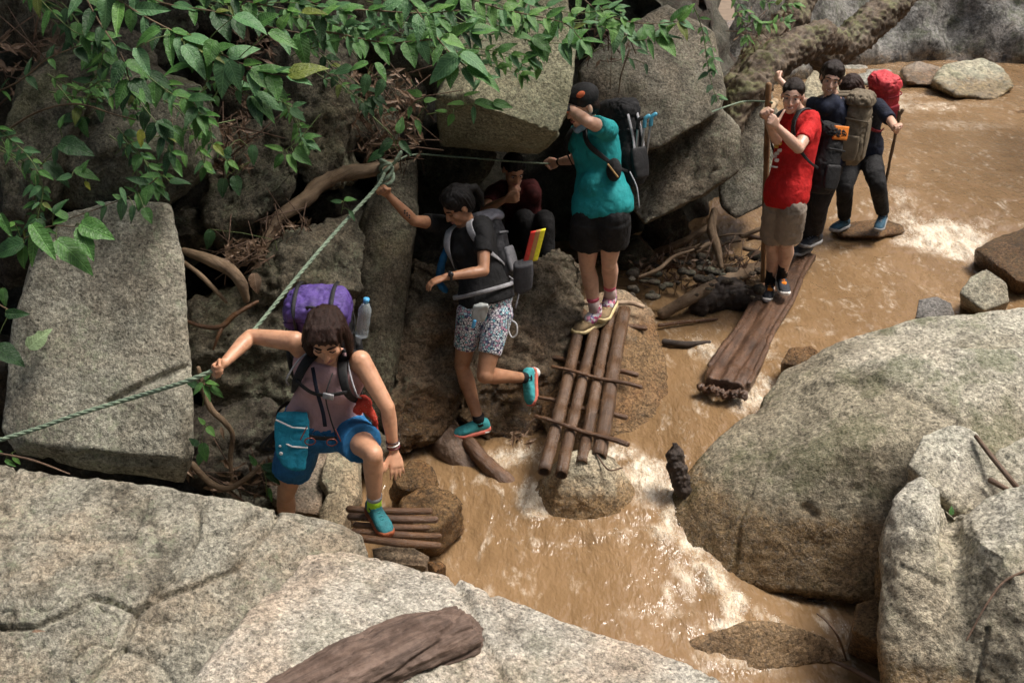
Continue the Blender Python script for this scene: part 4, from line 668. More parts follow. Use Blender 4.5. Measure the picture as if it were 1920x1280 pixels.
def hair(p, mt, kind_='short', extra=None):
    k = p.hs; AX = np.array([p.hx, p.hf, p.hu]); mb = MB(); E = lambda q, r: mb.ell(p.hl(*q), np.array(r) * k, AX, 18)
    E((.052, .018, .062), (.026, .045, .04)); E((-.052, .018, .062), (.026, .045, .04))
    if kind_ == 'crop': E((0, -.018, .047), (.081, .095, .084)); E((0, -.05, .0), (.074, .06, .07))
    else: E((0, -.020, .045), (.086, .100, .088)); E((0, -.052, -.005), (.080, .062, .08)); E((.034, .02, .092), (.038, .05, .028)); E((-.034, .02, .092), (.038, .05, .028))
    q_ = random.Random(int(k * 1000) + len(kind_))
    for _ in range({'bob': 150, 'tied': 90, 'crop': 0}.get(kind_, 0)):   # locks laid over the cap
        a = q_.uniform(-math.pi, math.pi); sx, sy = math.sin(a), math.cos(a); end = q_.uniform(-.12, -.06) if kind_ == 'bob' else q_.uniform(-.04, .0)
        if abs(a) < (1.15 if kind_ == 'bob' else 1.75): end = q_.uniform(.050, .085)                 # shorter above the face
        pts = [p.hl(.02 * sx + q_.uniform(-.012, .012), -.035 + .02 * sy, .133)]
        for t_ in (.35, .7, 1.): z = .133 + (end - .133) * t_ ** 1.5; w = math.sqrt(max(.05, 1 - max(0, (z - .03) / .112) ** 2)) if z > .03 else 1.0 - .12 * (.03 - z) / .1; pts.append(p.hl(sx * .090 * w + q_.uniform(-.004, .004), -.022 + sy * .103 * w, z))
        mb.tube(cat(pts, 4), list(np.linspace(.0085 * k, .0035 * k, 13)), 6)
    if extra: extra(mb, k)
    return build('hair', mb, mt, p.root, .0048 if kind_ != 'crop' else .006, 1, lambda c, n: n * (.0055 * fbm(np.c_[(c - p.j['head']) @ p.hx * 45, (c - p.j['head']) @ p.hf * 22, (c - p.j['head']) @ p.hu * 8], 3))[:, None])
def ribbon(name, pts, w, mt, parent, th=.0035, nh=None, k=5, disp=None):
    return build(name, MB().tube(cat(pts, k), w / 2, 8, th * 2 / w, nh, rnd=False, e=4.), mt, parent, disp=disp)
def pack(label, p, c, up, out, dims, mt, lid=None, group=None, strapm=None, straps=True, lidh=.22, name='backpack', seed=0, hipbelt=True, pocket=None):
    """a soft rucksack: c = centre of its back panel; dims = width, depth, height"""
    w, d, h = dims; up = nz(up); out = nz(out - up * (out @ up)); rt = np.cross(up, out); t_ = thing(name, c - up * h / 2, label, 'backpack', group)
    Q = lambda a, b, e: c + rt * a * w / 2 + out * (b * d) + up * e * h / 2
    z = np.linspace(-1, 1, 12); prof = np.interp(z, [-1, -.9, -.5, 0, .5, .85, 1], [.72, .9, 1.0, 1.02, .97, .88, .68])
    build('main_compartment', MB().loft([(Q(0, .45 + .03 * math.sin(k), e), rt * w / 2 * f, out * d / 2 * (f * .98 + (.06 if e < 0 else 0)), 3.2) for k, (e, f) in enumerate(zip(z, prof))], 28), mt, t_, .010, 4, wrinkle(.011, 8, seed, (1, 1, .8)))
    if lid: build('lid', MB().loft([(Q(0, .46, 1 - lidh + e * lidh * 1.3), rt * w / 2 * f, out * d / 2 * f * 1.05, 3.6) for e, f in zip([-.25, -.1, .2, .55, .85, 1.0, 1.06], [.9, 1.03, 1.05, 1.0, .86, .6, .25])], 30), lid, t_, .008, 2, wrinkle(.018, 7, seed + 2, (1, 1, 1)))
    build('front_pocket', MB().loft([(Q(0, .93, e), rt * w * .34 * f, out * d * .10 * f, 3.) for e, f in zip([-.85, -.75, -.4, 0, .25, .35], [.5, .9, 1, .95, .8, .4])], 20), pocket or mt, t_, .010, 3, wrinkle(.006, 9, seed + 4))
    for q in (1, -1):
        build('side_pocket', MB().loft([(Q(q * 1.0, .45, e), rt * w * .07 * f, out * d * .32 * f, 3.) for e, f in zip([-.85, -.8, -.5, -.2, -.1], [.5, .9, 1.1, 1.05, .95])], 18), strapm or WEB, t_, .009, 2)
        ribbon('compression_strap', [Q(q * .98, .08, .35), Q(q * 1.03, .45, .33), Q(q * .9, .90, .30), Q(q * .5, .98, .30)], .014, strapm or WEB, t_, nh=rt * q)
    if straps and p is not None:
        for q in (1, -1):
            pts = [p.tp(.90, .5 * q, -1.22, .012), p.tp(1.03, .56 * q, -.75, .03), p.tp(1.07, .58 * q, 0, .03), p.tp(1.0, .58 * q, .9, .026), p.tp(.82, .62 * q, 1.12, .022), p.tp(.62, .86 * q, .78, .022), p.tp(.48, 1.06 * q, .1, .018), p.tp(.40, .95 * q, -.8, .02)]
            n_ = [p.fr(.9)[1] * -1, p.up, p.up, p.fr(.9)[1] + p.up * .4, p.fr(.8)[1], p.fr(.6)[1] + p.fr(.6)[0] * q, p.fr(.5)[0] * q, p.fr(.5)[0] * q]
            cc = cat(pts, 5); nn = [np.asarray(v) for v in cat(n_, 5)]
            build('shoulder_strap', MB().tube(cc, rint([.022, .024, .025, .025, .022, .014, .010, .010], len(cc)), 10, .25, nn, rnd=False, e=3.), strapm or WEB, t_)
        if hipbelt: build('hip_belt', MB().tube(cat([p.tp(.16, 1.06 * math.sin(a), 1.06 * math.cos(a), .036) for a in np.linspace(-math.pi * .98, math.pi * .98, 14)], 3), .013, 8, .3, np.array([p.fr(.1)[0] * math.sin(a) + p.fr(.1)[1] * math.cos(a) for a in np.linspace(-math.pi * .98, math.pi * .98, 40)]), rnd=False, e=3.), strapm or WEB, t_)
    t_['Q'] = 0; del t_['Q']; return t_, Q
def bottle(label, base, ax, r, h, mt, capm, waterm=None):
    t_ = thing('water_bottle', base, label, 'bottle'); ax = nz(ax); u = nz(np.cross(ax, V(0, 1, .2))); v = np.cross(ax, u); pr = [(0, .9), (.02, 1), (.2, .97), (.22, .93), (.25, 1), (.45, 1), (.5, .94), (.55, 1), (.72, 1), (.84, .62), (.9, .4)]
    build('bottle_body', MB().loft([(base + ax * h * a, u * r * b, v * r * b) for a, b in pr], 16), mt, t_); build('bottle_cap', MB().loft([(base + ax * h * a, u * r * .46, v * r * .46) for a in (.9, 1.0)], 14), capm, t_); return t_
PETM = NT('clear_plastic').done((.62, .70, .74), .12, Transmission_Weight=.75, IOR=1.3); LEN = dict(th=.405, sh=.395, ua=.285, fa=.25, tr=.50)
def chk(nm, j):
    print(nm, {k: tuple(round(float(x), 2) for x in v) for k, v in j.items() if k in ('anR', 'anL', 'pel', 'head', 'wrR', 'wrL')})
BLUE = fabric('blue_shorts_cloth', (.018, .125, .29), .2, .8); TEALP = fabric('turquoise_cloth', (.01, .20, .30), .2, .75); PURP = fabric('purple_cloth', (.075, .042, .20), .3, .6, shine=.4); PINK = fabric('dusty_pink_cloth', (.42, .265, .275), .08, .8)
WHT = plain('white_trim', (.75, .75, .74), .5); NEON = fabric('neon_cloth', (.45, .75, .04), .1, .8); STEEL = plain('steel', (.5, .5, .5), .3, .9)

# --- the woman in the pink tank top, nearest the camera
s = .93; j = {}; j['pel'] = P(606, 806, 4.52)
j['neck'] = J(j['pel'], 622, 668, .47 * s * 1.06, -1); j['head'] = J(j['neck'], 613, 632, .185 * s, -1)
j['shR'] = J(j['neck'], 553, 640, .175, 1); j['shL'] = J(j['neck'], 676, 676, .165, -1)
j['elR'] = J(j['shR'], 470, 630, .265, 1); j['wrR'] = J(j['elR'], 421, 680, .235, -1)
j['elL'] = J(j['shL'], 727, 765, .265, 1); j['wrL'] = J(j['elL'], 738, 842, .235, 1)
j['hipR'] = J(j['pel'], 563, 822, .095, 1); j['hipL'] = J(j['pel'], 650, 806, .095, -1)
j['knR'] = J(j['hipR'], 536, 925, .39, 1); j['anR'] = J(j['knR'], 540, 1010, .37, 1)
j['knL'] = J(j['hipL'], 700, 850, .39, -1); j['anL'] = J(j['knL'], 702, 948, .37, 1); chk('A', j)
A = person('person in a pink tank top and blue shorts bending with one hand on the rope', 1.58, V(j['anL'][0], j['anL'][1], j['anL'][2] - .08), j, V(.03, -.87, -.50), V(0, -.6, 1), SK_A,
           dict(R=(J(j['wrR'], 397, 697, .1, -1) - j['wrR'], V(-.2, -.6, .8), 62), L=(J(j['wrL'], 750, 905, .17, 1) - j['wrL'], V(-.8, -.35, .1), 14)), headk=1.17, fat=1.27, eyes='shut')
shirt(A, PINK, 0, .10, .010, 'tank_top', 1.0, .004, bust=1.12); shorts(A, BLUE, .60, .018, .016, amp=.007)
hair(A, HAIRR, 'bob', lambda mb, k: [mb.tube([A.hl(.078 * q, -.02, .05), A.hl(.092 * q, .0, -.01), A.hl(.092 * q, .01, -.07), A.hl(.080 * q, .03, -.12)], [.03 * k, .034 * k, .028 * k, .012 * k], 10, .7) for q in (1, -1)] + [mb.tube([A.hl(x, -.05, .125), A.hl(x * 1.4, .03, .12 - abs(x) * .35), A.hl(x * 1.7 + .01, .075, .07 - abs(x) * .6)], [.010 * k, .012 * k, .004 * k], 7) for x in np.linspace(-.05, .05, 11)] + [mb.tube([A.hl(x * .6, .04, .112), A.hl(x, .080, .085), A.hl(x * 1.15, .085, .062)], [.02 * k, .015 * k, .006 * k], 8) for x in (-.052, -.03, -.008, .014, .036, .056)] + [mb.ell(A.hl(0, -.06, -.03), np.array([.085, .06, .09]) * k, np.array([A.hx, A.hf, A.hu]))])
TEALS = fabric('teal_shoe_mesh', (.02, .13, .15), .35, .7); ORS = fabric('orange_brown_rubber', (.25, .07, .03), .3, .8); TL = fabric('teal_lace', (.03, .22, .24), .2, .7)
fA = J(j['anL'], 728, 996, .17, -1) - j['anL']; fA[2] = -.02; shoe(A, j['anL'], fA, V(0, 0, 1), TEALS, ORS, TL, NEON, .055, sock2=fabric('grey_sock', (.4, .4, .42), .1)); shoe(A, j['anR'], V(.1, -1, -.1), V(0, 0, 1), TEALS, ORS, TL, NEON, .055)
bk = -A.fr(.9)[1]; pc = A.tp(.80, 0, -1.0, .03)
bp, Q = pack('purple lidded hiking backpack carried by the person in the pink tank top', A, P(600, 664, 4.66), V(0, -.30, 1), V(0, 1, .25), (.345, .25, .56), WEB, PURP, lidh=.36, seed=1.3)
for x in (-.72, .15): build('carabiner', MB().tube([Q(x, -.12, .70) + A.up * .022 * math.cos(a) + V(1, 0, 0) * .013 * math.sin(a) for a in np.linspace(0, 6.2, 14)], .0035, 6), STEEL, bp)
for x in (-.55, .55): ribbon('lid_strap', [Q(x, -.09, .62), Q(x, -.07, 1.0), Q(x, .15, 1.15), Q(x, .6, 1.17), Q(x, 1.02, 1.0)], .020, WEB, bp, nh=A.up)
build('grab_loop', MB().tube(cat([Q(-.12, -.02, 1.12), Q(-.1, -.10, 1.22), Q(.1, -.10, 1.22), Q(.12, -.02, 1.12)], 4), .007, 6), WEB, bp)
build('lid_zip', MB().tube(cat([Q(a, -.085 + .10 * a * a, .80 + .05 * math.cos(a * 2)) for a in np.linspace(-.9, .9, 9)], 5), .005, 6), fabric('dark_purple', (.03, .016, .085), .2), bp)
ribbon('chest_strap', [A.tp(.83, -.62, 1.12, .026), A.tp(.80, -.2, 1.45, .02), A.tp(.79, .2, 1.45, .02), A.tp(.83, .62, 1.12, .026)], .022, WEB, bp, nh=A.fr(.8)[1]); build('buckle', MB().loft([(A.tp(.795, x, 1.5, .02), A.up * .016, A.fr(.8)[1] * .006, 4.) for x in (-.36, -.1)], 12), plain('grey_plastic', (.25, .25, .26), .4), bp)
for q in (1, -1): ribbon('strap_piping', [A.tp(1.07, .75 * q, 0, .034), A.tp(1.0, .80 * q, .85, .03), A.tp(.82, .84 * q, 1.08, .026), A.tp(.66, .96 * q, .7, .024)], .008, GREYW, bp, .004, nh=A.up)
for q in range(3): ribbon('loose_strap', [A.tp(.20, .95, .55, .03), A.tp(-.05, 1.25 + .1 * q, .6, .03), A.tp(-.22, 1.5 + .15 * q, .3, .03)], .014, WEB, bp, nh=A.fr(0)[1])
bottle('clear bottle with a blue cap in the side of the purple pack', P(678, 630, 4.75), A.up, .034, .23, PETM, plain('blue_cap', (.08, .35, .62), .4))
PT = thing('pouch', P(550, 880, 4.36), 'turquoise zipped pouch hanging at the hip of the pink top person', 'pouch'); pr_ = [(548, 776, 34, .9), (548, 790, 37, 1.), (547, 820, 37, 1.15), (547, 850, 34, 1.2), (552, 868, 27, 1.1), (560, 879, 16, .6)]
build('pouch_body', MB().loft([(P(a, b, 4.37 - (b - 776) * .0009), V(w * .0024, 0, 0) + A.fr(0)[1] * .0, V(0, .024 * e, .012), 3.) for a, b, w, e in pr_], 24), TEALP, PT, .007, 3, wrinkle(.006, 11, 3.))
for y in (797, 833): build('zip', MB().tube([P(518, y - 10, 4.328), P(548, y + 4, 4.318 - (y - 797) * .0008), P(576, y + 6, 4.325 - (y - 797) * .0006)], .0042, 6), WHT, PT)
build('emblem', MB().ell(P(527, 850, 4.285), (.010, .003, .010)), WHT, PT); build('emblem', MB().ell(P(525, 836, 4.295), (.007, .003, .007)), WHT, PT)
LY = thing('sunglasses', P(590, 812, 4.17), 'red brown sunglasses hanging on a dark lanyard over the pink top', 'sunglasses'); ft = A.fr(.5)[1]
ribbon('lanyard', [A.tp(.99, .3, 1.05, .03), A.tp(.84, .05, 1.35, .03), A.tp(.55, -.02, 1.35, .04), A.tp(.34, -.02, 1.2, .04)], .020, NAVY, LY, nh=ft); ribbon('lanyard', [A.tp(.99, -.3, 1.05, .03), A.tp(.80, -.16, 1.35, .035), A.tp(.5, -.18, 1.3, .045), A.tp(.26, -.25, 1.25, .045)], .007, WEB, LY, nh=ft)
RB_ = plain('red_brown_frame', (.20, .05, .035), .25)
for q in (1, -1): build('frame', MB().tube([A.tp(.20, .10 + q * .24, 1.42, .035) + A.fr(.2)[0] * .026 * math.cos(a) + A.up * .022 * math.sin(a) for a in np.linspace(0, 6.28, 18)], .0032, 6), RB_, LY); build('temple_arm', MB().tube([A.tp(.21, .10 + q * .45, 1.40, .035), A.tp(.36, .06 + q * .34, 1.4, .04)], .003, 6), RB_, LY)
REDB = NT('red_bandana_cloth'); REDB = REDB.done(REDB.mix(REDB.rmp(REDB.vor(REDB.pos(obj=True), 90), .16, .10), REDB.ramp(REDB.noise(REDB.pos(obj=True), 20, 4, .6), (.3, (.30, .02, .012)), (.7, (.52, .05, .025))), (.7, .55, .4)), .85)
tag(build('bandana', MB().ell(P(683, 756, 4.40), (.045, .045, .038)).ell(P(672, 768, 4.38), (.03, .03, .03)).tube([P(690, 765, 4.40), P(702, 785, 4.40), P(706, 805, 4.42)], [.028, .02, .012], 10), REDB, None, .006, 2, wrinkle(.010, 16, 2., (1, 1, 1))), 'crumpled red patterned bandana tied at the hip belt of the purple pack', 'bandana')
for k, (y, m) in enumerate([(.80, plain('beads_dark', (.05, .02, .02), .4)), (.87, plain('beads_silver', (.6, .6, .58), .3)), (.94, plain('beads_maroon', (.12, .02, .03), .4))]):
    c = j['elL'] + (j['wrL'] - j['elL']) * y; d = nz(j['wrL'] - j['elL']); a = nz(np.cross(d, V(0, 1, 0))); b = np.cross(d, a); build('bracelet', MB().tube([c + (a * math.cos(q) + b * math.sin(q)) * .0315 for q in np.linspace(0, 6.28, 20)], .004, 6), m, A.root)

# --- the woman in black stepping across with a raised foot
SPOT = NT('patterned_shorts_cloth'); q_ = SPOT.pos(obj=True); vo = SPOT.vor(q_, 62, 'Color'); vd = SPOT.t.nodes.new('ShaderNodeTexVoronoi'); vd.feature = 'DISTANCE_TO_EDGE'; vd.inputs['Scale'].default_value = 62; SPOT.t.links.new(q_, vd.inputs['Vector'])
hue = SPOT.node('ShaderNodeSeparateColor', _0=vo).outputs[0]; SPOT = SPOT.done(SPOT.mix(SPOT.rmp(vd.outputs['Distance'], .06, .10), (.012, .016, .05), SPOT.ramp(hue, (.2, (.75, .76, .78)), (.42, (.10, .45, .52)), (.5, (.72, .73, .76)), (.66, (.62, .32, .42)), (.74, (.03, .05, .16)), (.86, (.7, .7, .74)))), .75)
s = .95; j = {}; j['pel'] = P(914, 566, 5.80)
j['neck'] = J(j['pel'], 876, 424, .50 * s, -1); j['head'] = J(j['neck'], 858, 387, .175 * s, -1)
j['shR'] = J(j['neck'], 826, 420, .175, 1); j['shL'] = J(j['neck'], 906, 434, .165, -1)
j['elR'] = J(j['shR'], 776, 414, .25, -1); j['wrR'] = J(j['elR'], 728, 366, .24, -1)
j['elL'] = J(j['shL'], 907, 508, .26, -1); j['wrL'] = J(j['elL'], 836, 519, .24, -1)
j['hipR'] = J(j['pel'], 884, 582, .09, 1); j['hipL'] = J(j['pel'], 936, 584, .09, -1)
j['knR'] = J(j['hipR'], 866, 686, .40, 1); j['anR'] = J(j['knR'], 898, 790, .385, 1)
j['knL'] = J(j['hipL'], 908, 704, .40, 1); j['anL'] = J(j['knL'], 986, 708, .385, 1); chk('B', j)
B = person('person in a black tee and patterned shorts balancing on one foot, gripping the rope', 1.62, V(j['anR'][0], j['anR'][1], j['anR'][2] - .08), j, V(-.72, -.45, -.55), V(-.3, -.2, 1), SK_B,
           dict(R=(J(j['wrR'], 710, 350, .1, -1) - j['wrR'], V(-.1, -.5, .8), 75), L=(J(j['wrL'], 775, 543, .17, -1) - j['wrL'], V(0, 1, .1), 22)), eyes='shut')
shirt(B, BLACK, .55, -.02, .013, amp=.006, bust=.95); shorts(B, SPOT, .66, .008, .004, 'patterned_shorts', .003)
hair(B, HAIRB, 'tied', lambda mb, k: [mb.ell(B.hl(0, -.115, .05), np.array([.035, .035, .035]) * k), mb.tube([B.hl(0, -.115, .05), B.hl(0, -.16, .02), B.hl(0, -.165, -.06), B.hl(.01, -.145, -.13)], [.028 * k, .03 * k, .025 * k, .010 * k], 10)])
TQ = fabric('turquoise_shoe_mesh', (.06, .36, .38), .25, .7); CORAL = plain('coral_rubber', (.62, .16, .11), .6); WR_ = plain('white_rubber', (.75, .72, .68), .6)
fB = J(j['anR'], 845, 812, .175, -1) - j['anR']; fB[2] = -.02; so = shoe(B, j['anR'], fB, V(0, 0, 1), TQ, CORAL, TQ, BLACK, .05)
build('heel_cushion', MB().ell(j['anR'] - nz(fB) * .04 - V(0, 0, .072), (.04, .042, .014)), WR_, so)
dn = nz(j['anL'] - j['knL']); t2 = J(j['anL'], 984, 760, .16, -1) - j['anL']; so = shoe(B, j['anL'], t2, -dn, TQ, CORAL, TQ, BLACK, .05, shin=-dn)
build('heel_cushion', MB().ell(j['anL'] + dn * .075 - nz(t2) * .035, (.045, .035, .04)), WR_, so)
bk = -B.fr(.8)[1]; bp, Q = pack('grey and black daypack on the back of the person in patterned shorts', B, B.tp(.66, 0, -1.0, .025), B.up, bk, (.29, .17, .44), fabric('charcoal_nylon', (.04, .04, .045), .3, .6, shine=.5), fabric('pale_grey_nylon', (.26, .26, .30), .25, .55), strapm=GREYW, lidh=.22, seed=5.)
SN = thing('snack_packs', Q(-1.0, .5, -.3), 'red and yellow flat packets standing in the daypack side pocket', 'packets')
for k, (m, dx) in enumerate([(plain('red_packet', (.55, .03, .02), .4), -.02), (plain('brown_packet', (.42, .2, .07), .5), .012), (plain('yellow_packet', (.85, .75, .03), .4), .038)]): b = P(985 + k * 9, 494 - k * 3, 5.62); e = P(1000 + k * 9, 434 - k * 2, 5.62); build('packet', MB().loft([(b + (e - b) * q, V(.017, 0, .004), V(0, .007, .002), 4.) for q in (0, .05, .5, .95, 1)], 12), m, SN)
build('mesh_pocket', MB().loft([(P(981, a, 5.60), V(w, 0, .01), V(0, .04, .01), 3.) for a, w in ((545, .02), (540, .055), (515, .062), (492, .06))], 18), fabric('grey_mesh', (.045, .045, .05), .3, .7), bp, .008, 2)
for k in range(2): ribbon('loose_strap', [B.tp(.25, -1.0, .2, .03), B.tp(.1, -1.1, .6 - k * .5, .04), B.tp(-.16, -1.12, .7 - k * .6, .05)], .012, GREYW, bp, nh=-B.fr(0)[0])
CB = P(826, 500, 5.72); tag(build('tied_jacket', MB().tube([P(838, 462, 5.98), P(828, 495, 5.96), P(822, 530, 5.96), P(834, 542, 5.96)], [.03, .045, .042, .03], 14, .6), BLUE, None, .008, 3, wrinkle(.012, 10, 4.)), 'blue folded cloth tucked behind the watch arm of the person in black', 'cloth')
WP = thing('clear_pouch', P(900, 600, 5.55), 'transparent plastic pouch hanging at the waist above the patterned shorts', 'pouch'); build('pouch_body', MB().loft([(P(899 + e * 3, y, 5.50), V(w, 0, .004), V(0, .014, .006), 3.) for y, w, e in ((570, .045, 1), (575, .052, 1), (590, .05, 0), (602, .038, -1))], 18), NT('milky_plastic').done((.42, .44, .43), .25, Transmission_Weight=.3), WP, .006, 2, wrinkle(.006, 14, 1.)); build('pouch_cap', MB().tube([P(890, 602, 5.49), P(887, 612, 5.49)], .012, 10), plain('blue_cap', (.08, .35, .62), .4), WP)
tag(build('cord', MB().tube(cat([P(955, 598, 5.6), P(968, 607, 5.58), P(969, 625, 5.58), P(960, 632, 5.58), P(953, 618, 5.6), P(952, 600, 5.6)], 5), .005, 7), fabric('white_cord', (.7, .7, .72), .1), None), 'white cord loop dangling from the patterned shorts', 'cord')
d = nz(j['wrL'] - j['elL']); c = j['wrL'] - d * .025; a = nz(np.cross(d, V(0, 0, 1))); b = np.cross(d, a); wt = build('watch', MB().tube([c + (a * math.cos(q) + b * math.sin(q)) * .030 for q in np.linspace(0, 6.28, 20)], .009, 8, .35, np.array([a * math.cos(q) + b * math.sin(q) for q in np.linspace(0, 6.28, 20)])), plain('black_rubber', (.012, .012, .013), .5), B.root); build('dial', MB().ell(c + nz(V(-.1, -.8, .6) - d * (V(-.1, -.8, .6) @ d)) * .032, (.018, .012, .018)), plain('dial_black', (.02, .02, .022), .2), wt)
TAT = plain('tattoo_ink', (.03, .025, .03), .6)
for k in range(6): c = j['wrR'] + (j['elR'] - j['wrR']) * (.55 + .045 * k); n_ = nz(V(-.1, -.85, .5)); d = nz(j['elR'] - j['wrR']); n_ = nz(n_ - d * (n_ @ d)); build('tattoo_mark', MB().ell(c + n_ * .0345 + np.cross(d, n_) * (.010 * (k % 2) - .004), (.006, .004, .006)), TAT, B.root)
n_ = nz(B.fr(.7)[1]); r_ = B.fr(.7)[0]
for dx, dz, ax_ in ((-.014, .012, 1), (.0, .012, 1), (.014, .012, 1), (-.008, -.014, 1), (.006, -.014, 1), (.018, -.014, 1)): cc = B.tp(.76, -.62, .78, .026); build('shirt_print', MB().ell(cc + r_ * dx + B.up * dz, (.005, .004, .008)), plain('grey_print', (.5, .5, .5), .6), B.root)

# --- the hiker in the teal shirt, one arm across the face
TEAL = fabric('teal_jersey', (.012, .255, .265), .12, .75); s = 1.02; j = {}; j['pel'] = P(1130, 392, 6.2)
j['neck'] = J(j['pel'], 1108, 238, .52, -1); j['head'] = J(j['neck'], 1092, 200, .18, -1)
j['shR'] = J(j['neck'], 1086, 250, .18, 1); j['shL'] = J(j['neck'], 1140, 244, .17, -1)
j['elR'] = J(j['shR'], 1079, 298, .28, 1); j['wrR'] = J(j['elR'], 1047, 304, .25, 1)
j['elL'] = J(j['shL'], 1102, 228, .28, -1); j['wrL'] = J(j['elL'], 1066, 202, .25, 1)
j['hipR'] = J(j['pel'], 1104, 408, .095, 1); j['hipL'] = J(j['pel'], 1150, 406, .095, -1)
j['knR'] = J(j['hipR'], 1101, 500, .40, 1); j['anR'] = J(j['knR'], 1117, 590, .385, 1)
j['knL'] = J(j['hipL'], 1142, 490, .40, 1); j['anL'] = J(j['knL'], 1144, 560, .385, 1); chk('C', j)
Cc = person('person in a teal shirt and black cap standing on the bamboo raft', 1.74, V(j['anR'][0], j['anR'][1], j['anR'][2] - .08), j, V(-.85, -.42, -.25), V(0, 0, 1), SK_C,
            dict(R=(J(j['wrR'], 1032, 308, .1, 1) - j['wrR'], V(-.1, -.3, .9), 70), L=(J(j['wrL'], 1045, 190, .17, 1) - j['wrL'], V(-.2, .3, .9), 30)))
shirt(Cc, TEAL, .60, -.08, .022, amp=.008, bust=.8, belly=1.05); shorts(Cc, BLACK, .52, .022, .03, amp=.007)
hair(Cc, HAIRD, 'crop')
k = Cc.hs; AX = np.array([Cc.hx, Cc.hf, Cc.hu]); cp = build('cap', MB().ell(Cc.hl(0, -.015, .062), np.array([.09, .104, .078]) * k, AX, 20), BLACK, Cc.root, .006, 3); ORG = fabric('orange_trim', (.55, .13, .05), .2)
build('brim', MB().loft([(Cc.hl(x, .085 + .055 * math.cos(x * 14), .055 - abs(x) * .25), Cc.hf * .05 * k, Cc.hu * .005 * k) for x in np.linspace(-.07, .07, 9)], 14), BLACK, cp); build('cap_trim', MB().tube([Cc.hl(x, .085 + .108 * math.cos(x * 13), .052 - abs(x) * .25) for x in np.linspace(-.078, .078, 9)], .0045, 6), ORG, cp); build('cap_emblem', MB().ell(Cc.hl(-.07, .03, .10), np.array([.012, .03, .02]) * k, AX), ORG, cp)
SKYB = fabric('light_blue_cloth', (.25, .40, .55), .2); build('neck_scarf', MB().tube(cat([Cc.hl(.055, .03, -.10), Cc.hl(.0, .07, -.125), Cc.hl(-.055, .03, -.10), Cc.hl(-.06, -.04, -.08)], 4), .020 * k, 10), SKYB, Cc.root, .006, 2, wrinkle(.006, 16, 1.))
FLOR = NT('floral_gaiter_cloth'); vv = FLOR.node('ShaderNodeSeparateColor', _0=FLOR.vor(FLOR.pos(obj=True), 62, 'Color')).outputs[0]; FLOR = FLOR.done(FLOR.ramp(vv, (.2, (.75, .72, .72)), (.38, (.55, .05, .12)), (.5, (.05, .07, .35)), (.62, (.75, .7, .7)), (.74, (.02, .02, .05)), (.88, (.6, .25, .35))), .8)
CREAM = plain('cream_rubber', (.62, .50, .26), .6); TANS = fabric('tan_shoe_mesh', (.28, .20, .11), .4, .75); PKS = fabric('pink_sock', (.60, .12, .18), .15); PALES = fabric('pale_sock', (.58, .45, .42), .15)
for sd, tpx in (('R', (1088, 632)), ('L', (1132, 604))):
    f_ = J(j['an' + sd], *tpx, .175, -1) - j['an' + sd]; f_[2] = -.02; shoe(Cc, j['an' + sd], f_, V(0, 0, 1), TANS, CREAM, CREAM, PALES, .12, shin=nz(j['kn' + sd] - j['an' + sd]), sock2=PKS)
    build('gaiter', MB().tube([j['an' + sd] + nz(f_) * .05 - V(0, 0, .02), j['an' + sd] + V(0, 0, .005), j['an' + sd] + V(0, 0, .06)], [.045, .05, .043], 16), FLOR, Cc.root, .006, 2)
bk = -Cc.fr(.8)[1]; bp, Q = pack('black trekking backpack with poles on the back of the teal shirted person', Cc, Cc.tp(.72, 0, -1.0, .035), Cc.up, bk, (.30, .20, .54), BLACK, BLACK, strapm=WEB, lidh=.3, seed=9., hipbelt=False, pocket=fabric('brown_panel', (.18, .10, .055), .3))
for k_ in range(2): ribbon('grey_strap', [Q(-1.0, .2 + .4 * k_, .7), Q(-1.06, .25 + .4 * k_, .1), Q(-1.02, .2 + .4 * k_, -.4)], .02, GREYW, bp, nh=-np.cross(Cc.up, bk))
ribbon('loose_strap', [Cc.tp(.40, -1.1, -.5, .03), Cc.tp(.2, -1.2, -.3, .03), Cc.tp(-.05, -1.2, -.2, .03)], .012, GREYW, bp, nh=-Cc.fr(0)[0])
build('belt_pocket', MB().ell(Cc.tp(.46, -.95, .55, .04), (.05, .07, .075)), BLACK, bp, .007, 2); build('pocket_piping', MB().tube([Cc.tp(.54, -.95, .9, .08), Cc.tp(.38, -1.0, .85, .08)], .006, 6), fabric('tan_trim', (.45, .28, .12), .2), bp)
for k_ in range(3):
    t_ = thing('trekking_pole', P(1196 + 8 * k_, 330, 6.32), ['folded trekking pole nearest the pack of the teal shirted person', 'middle folded trekking pole with a blue grip', 'outermost silver folded trekking pole'][k_], 'trekking pole', 'folded trekking poles'); a, b = P(1190 + 8 * k_, 330, 6.3 + .03 * k_), P(1196 + 12 * k_, 240 - 3 * k_, 6.32 + .03 * k_); build('shaft', MB().tube([a, b], .008, 8), STEEL, t_); build('grip', MB().tube([b, b + (b - a) * .16, b + (b - a) * .2 + V(.02, 0, 0)], .014, 10), [BLACK, plain('blue_grip', (.08, .35, .5), .4), plain('blue_grip', (.08, .35, .5), .4)][k_], t_)
build('wrist_band', MB().tube([j['wrR'] + nz(j['elR'] - j['wrR']) * .02, j['wrR'] + nz(j['elR'] - j['wrR']) * .045], .031, 12, rnd=False), BLACK, Cc.root)

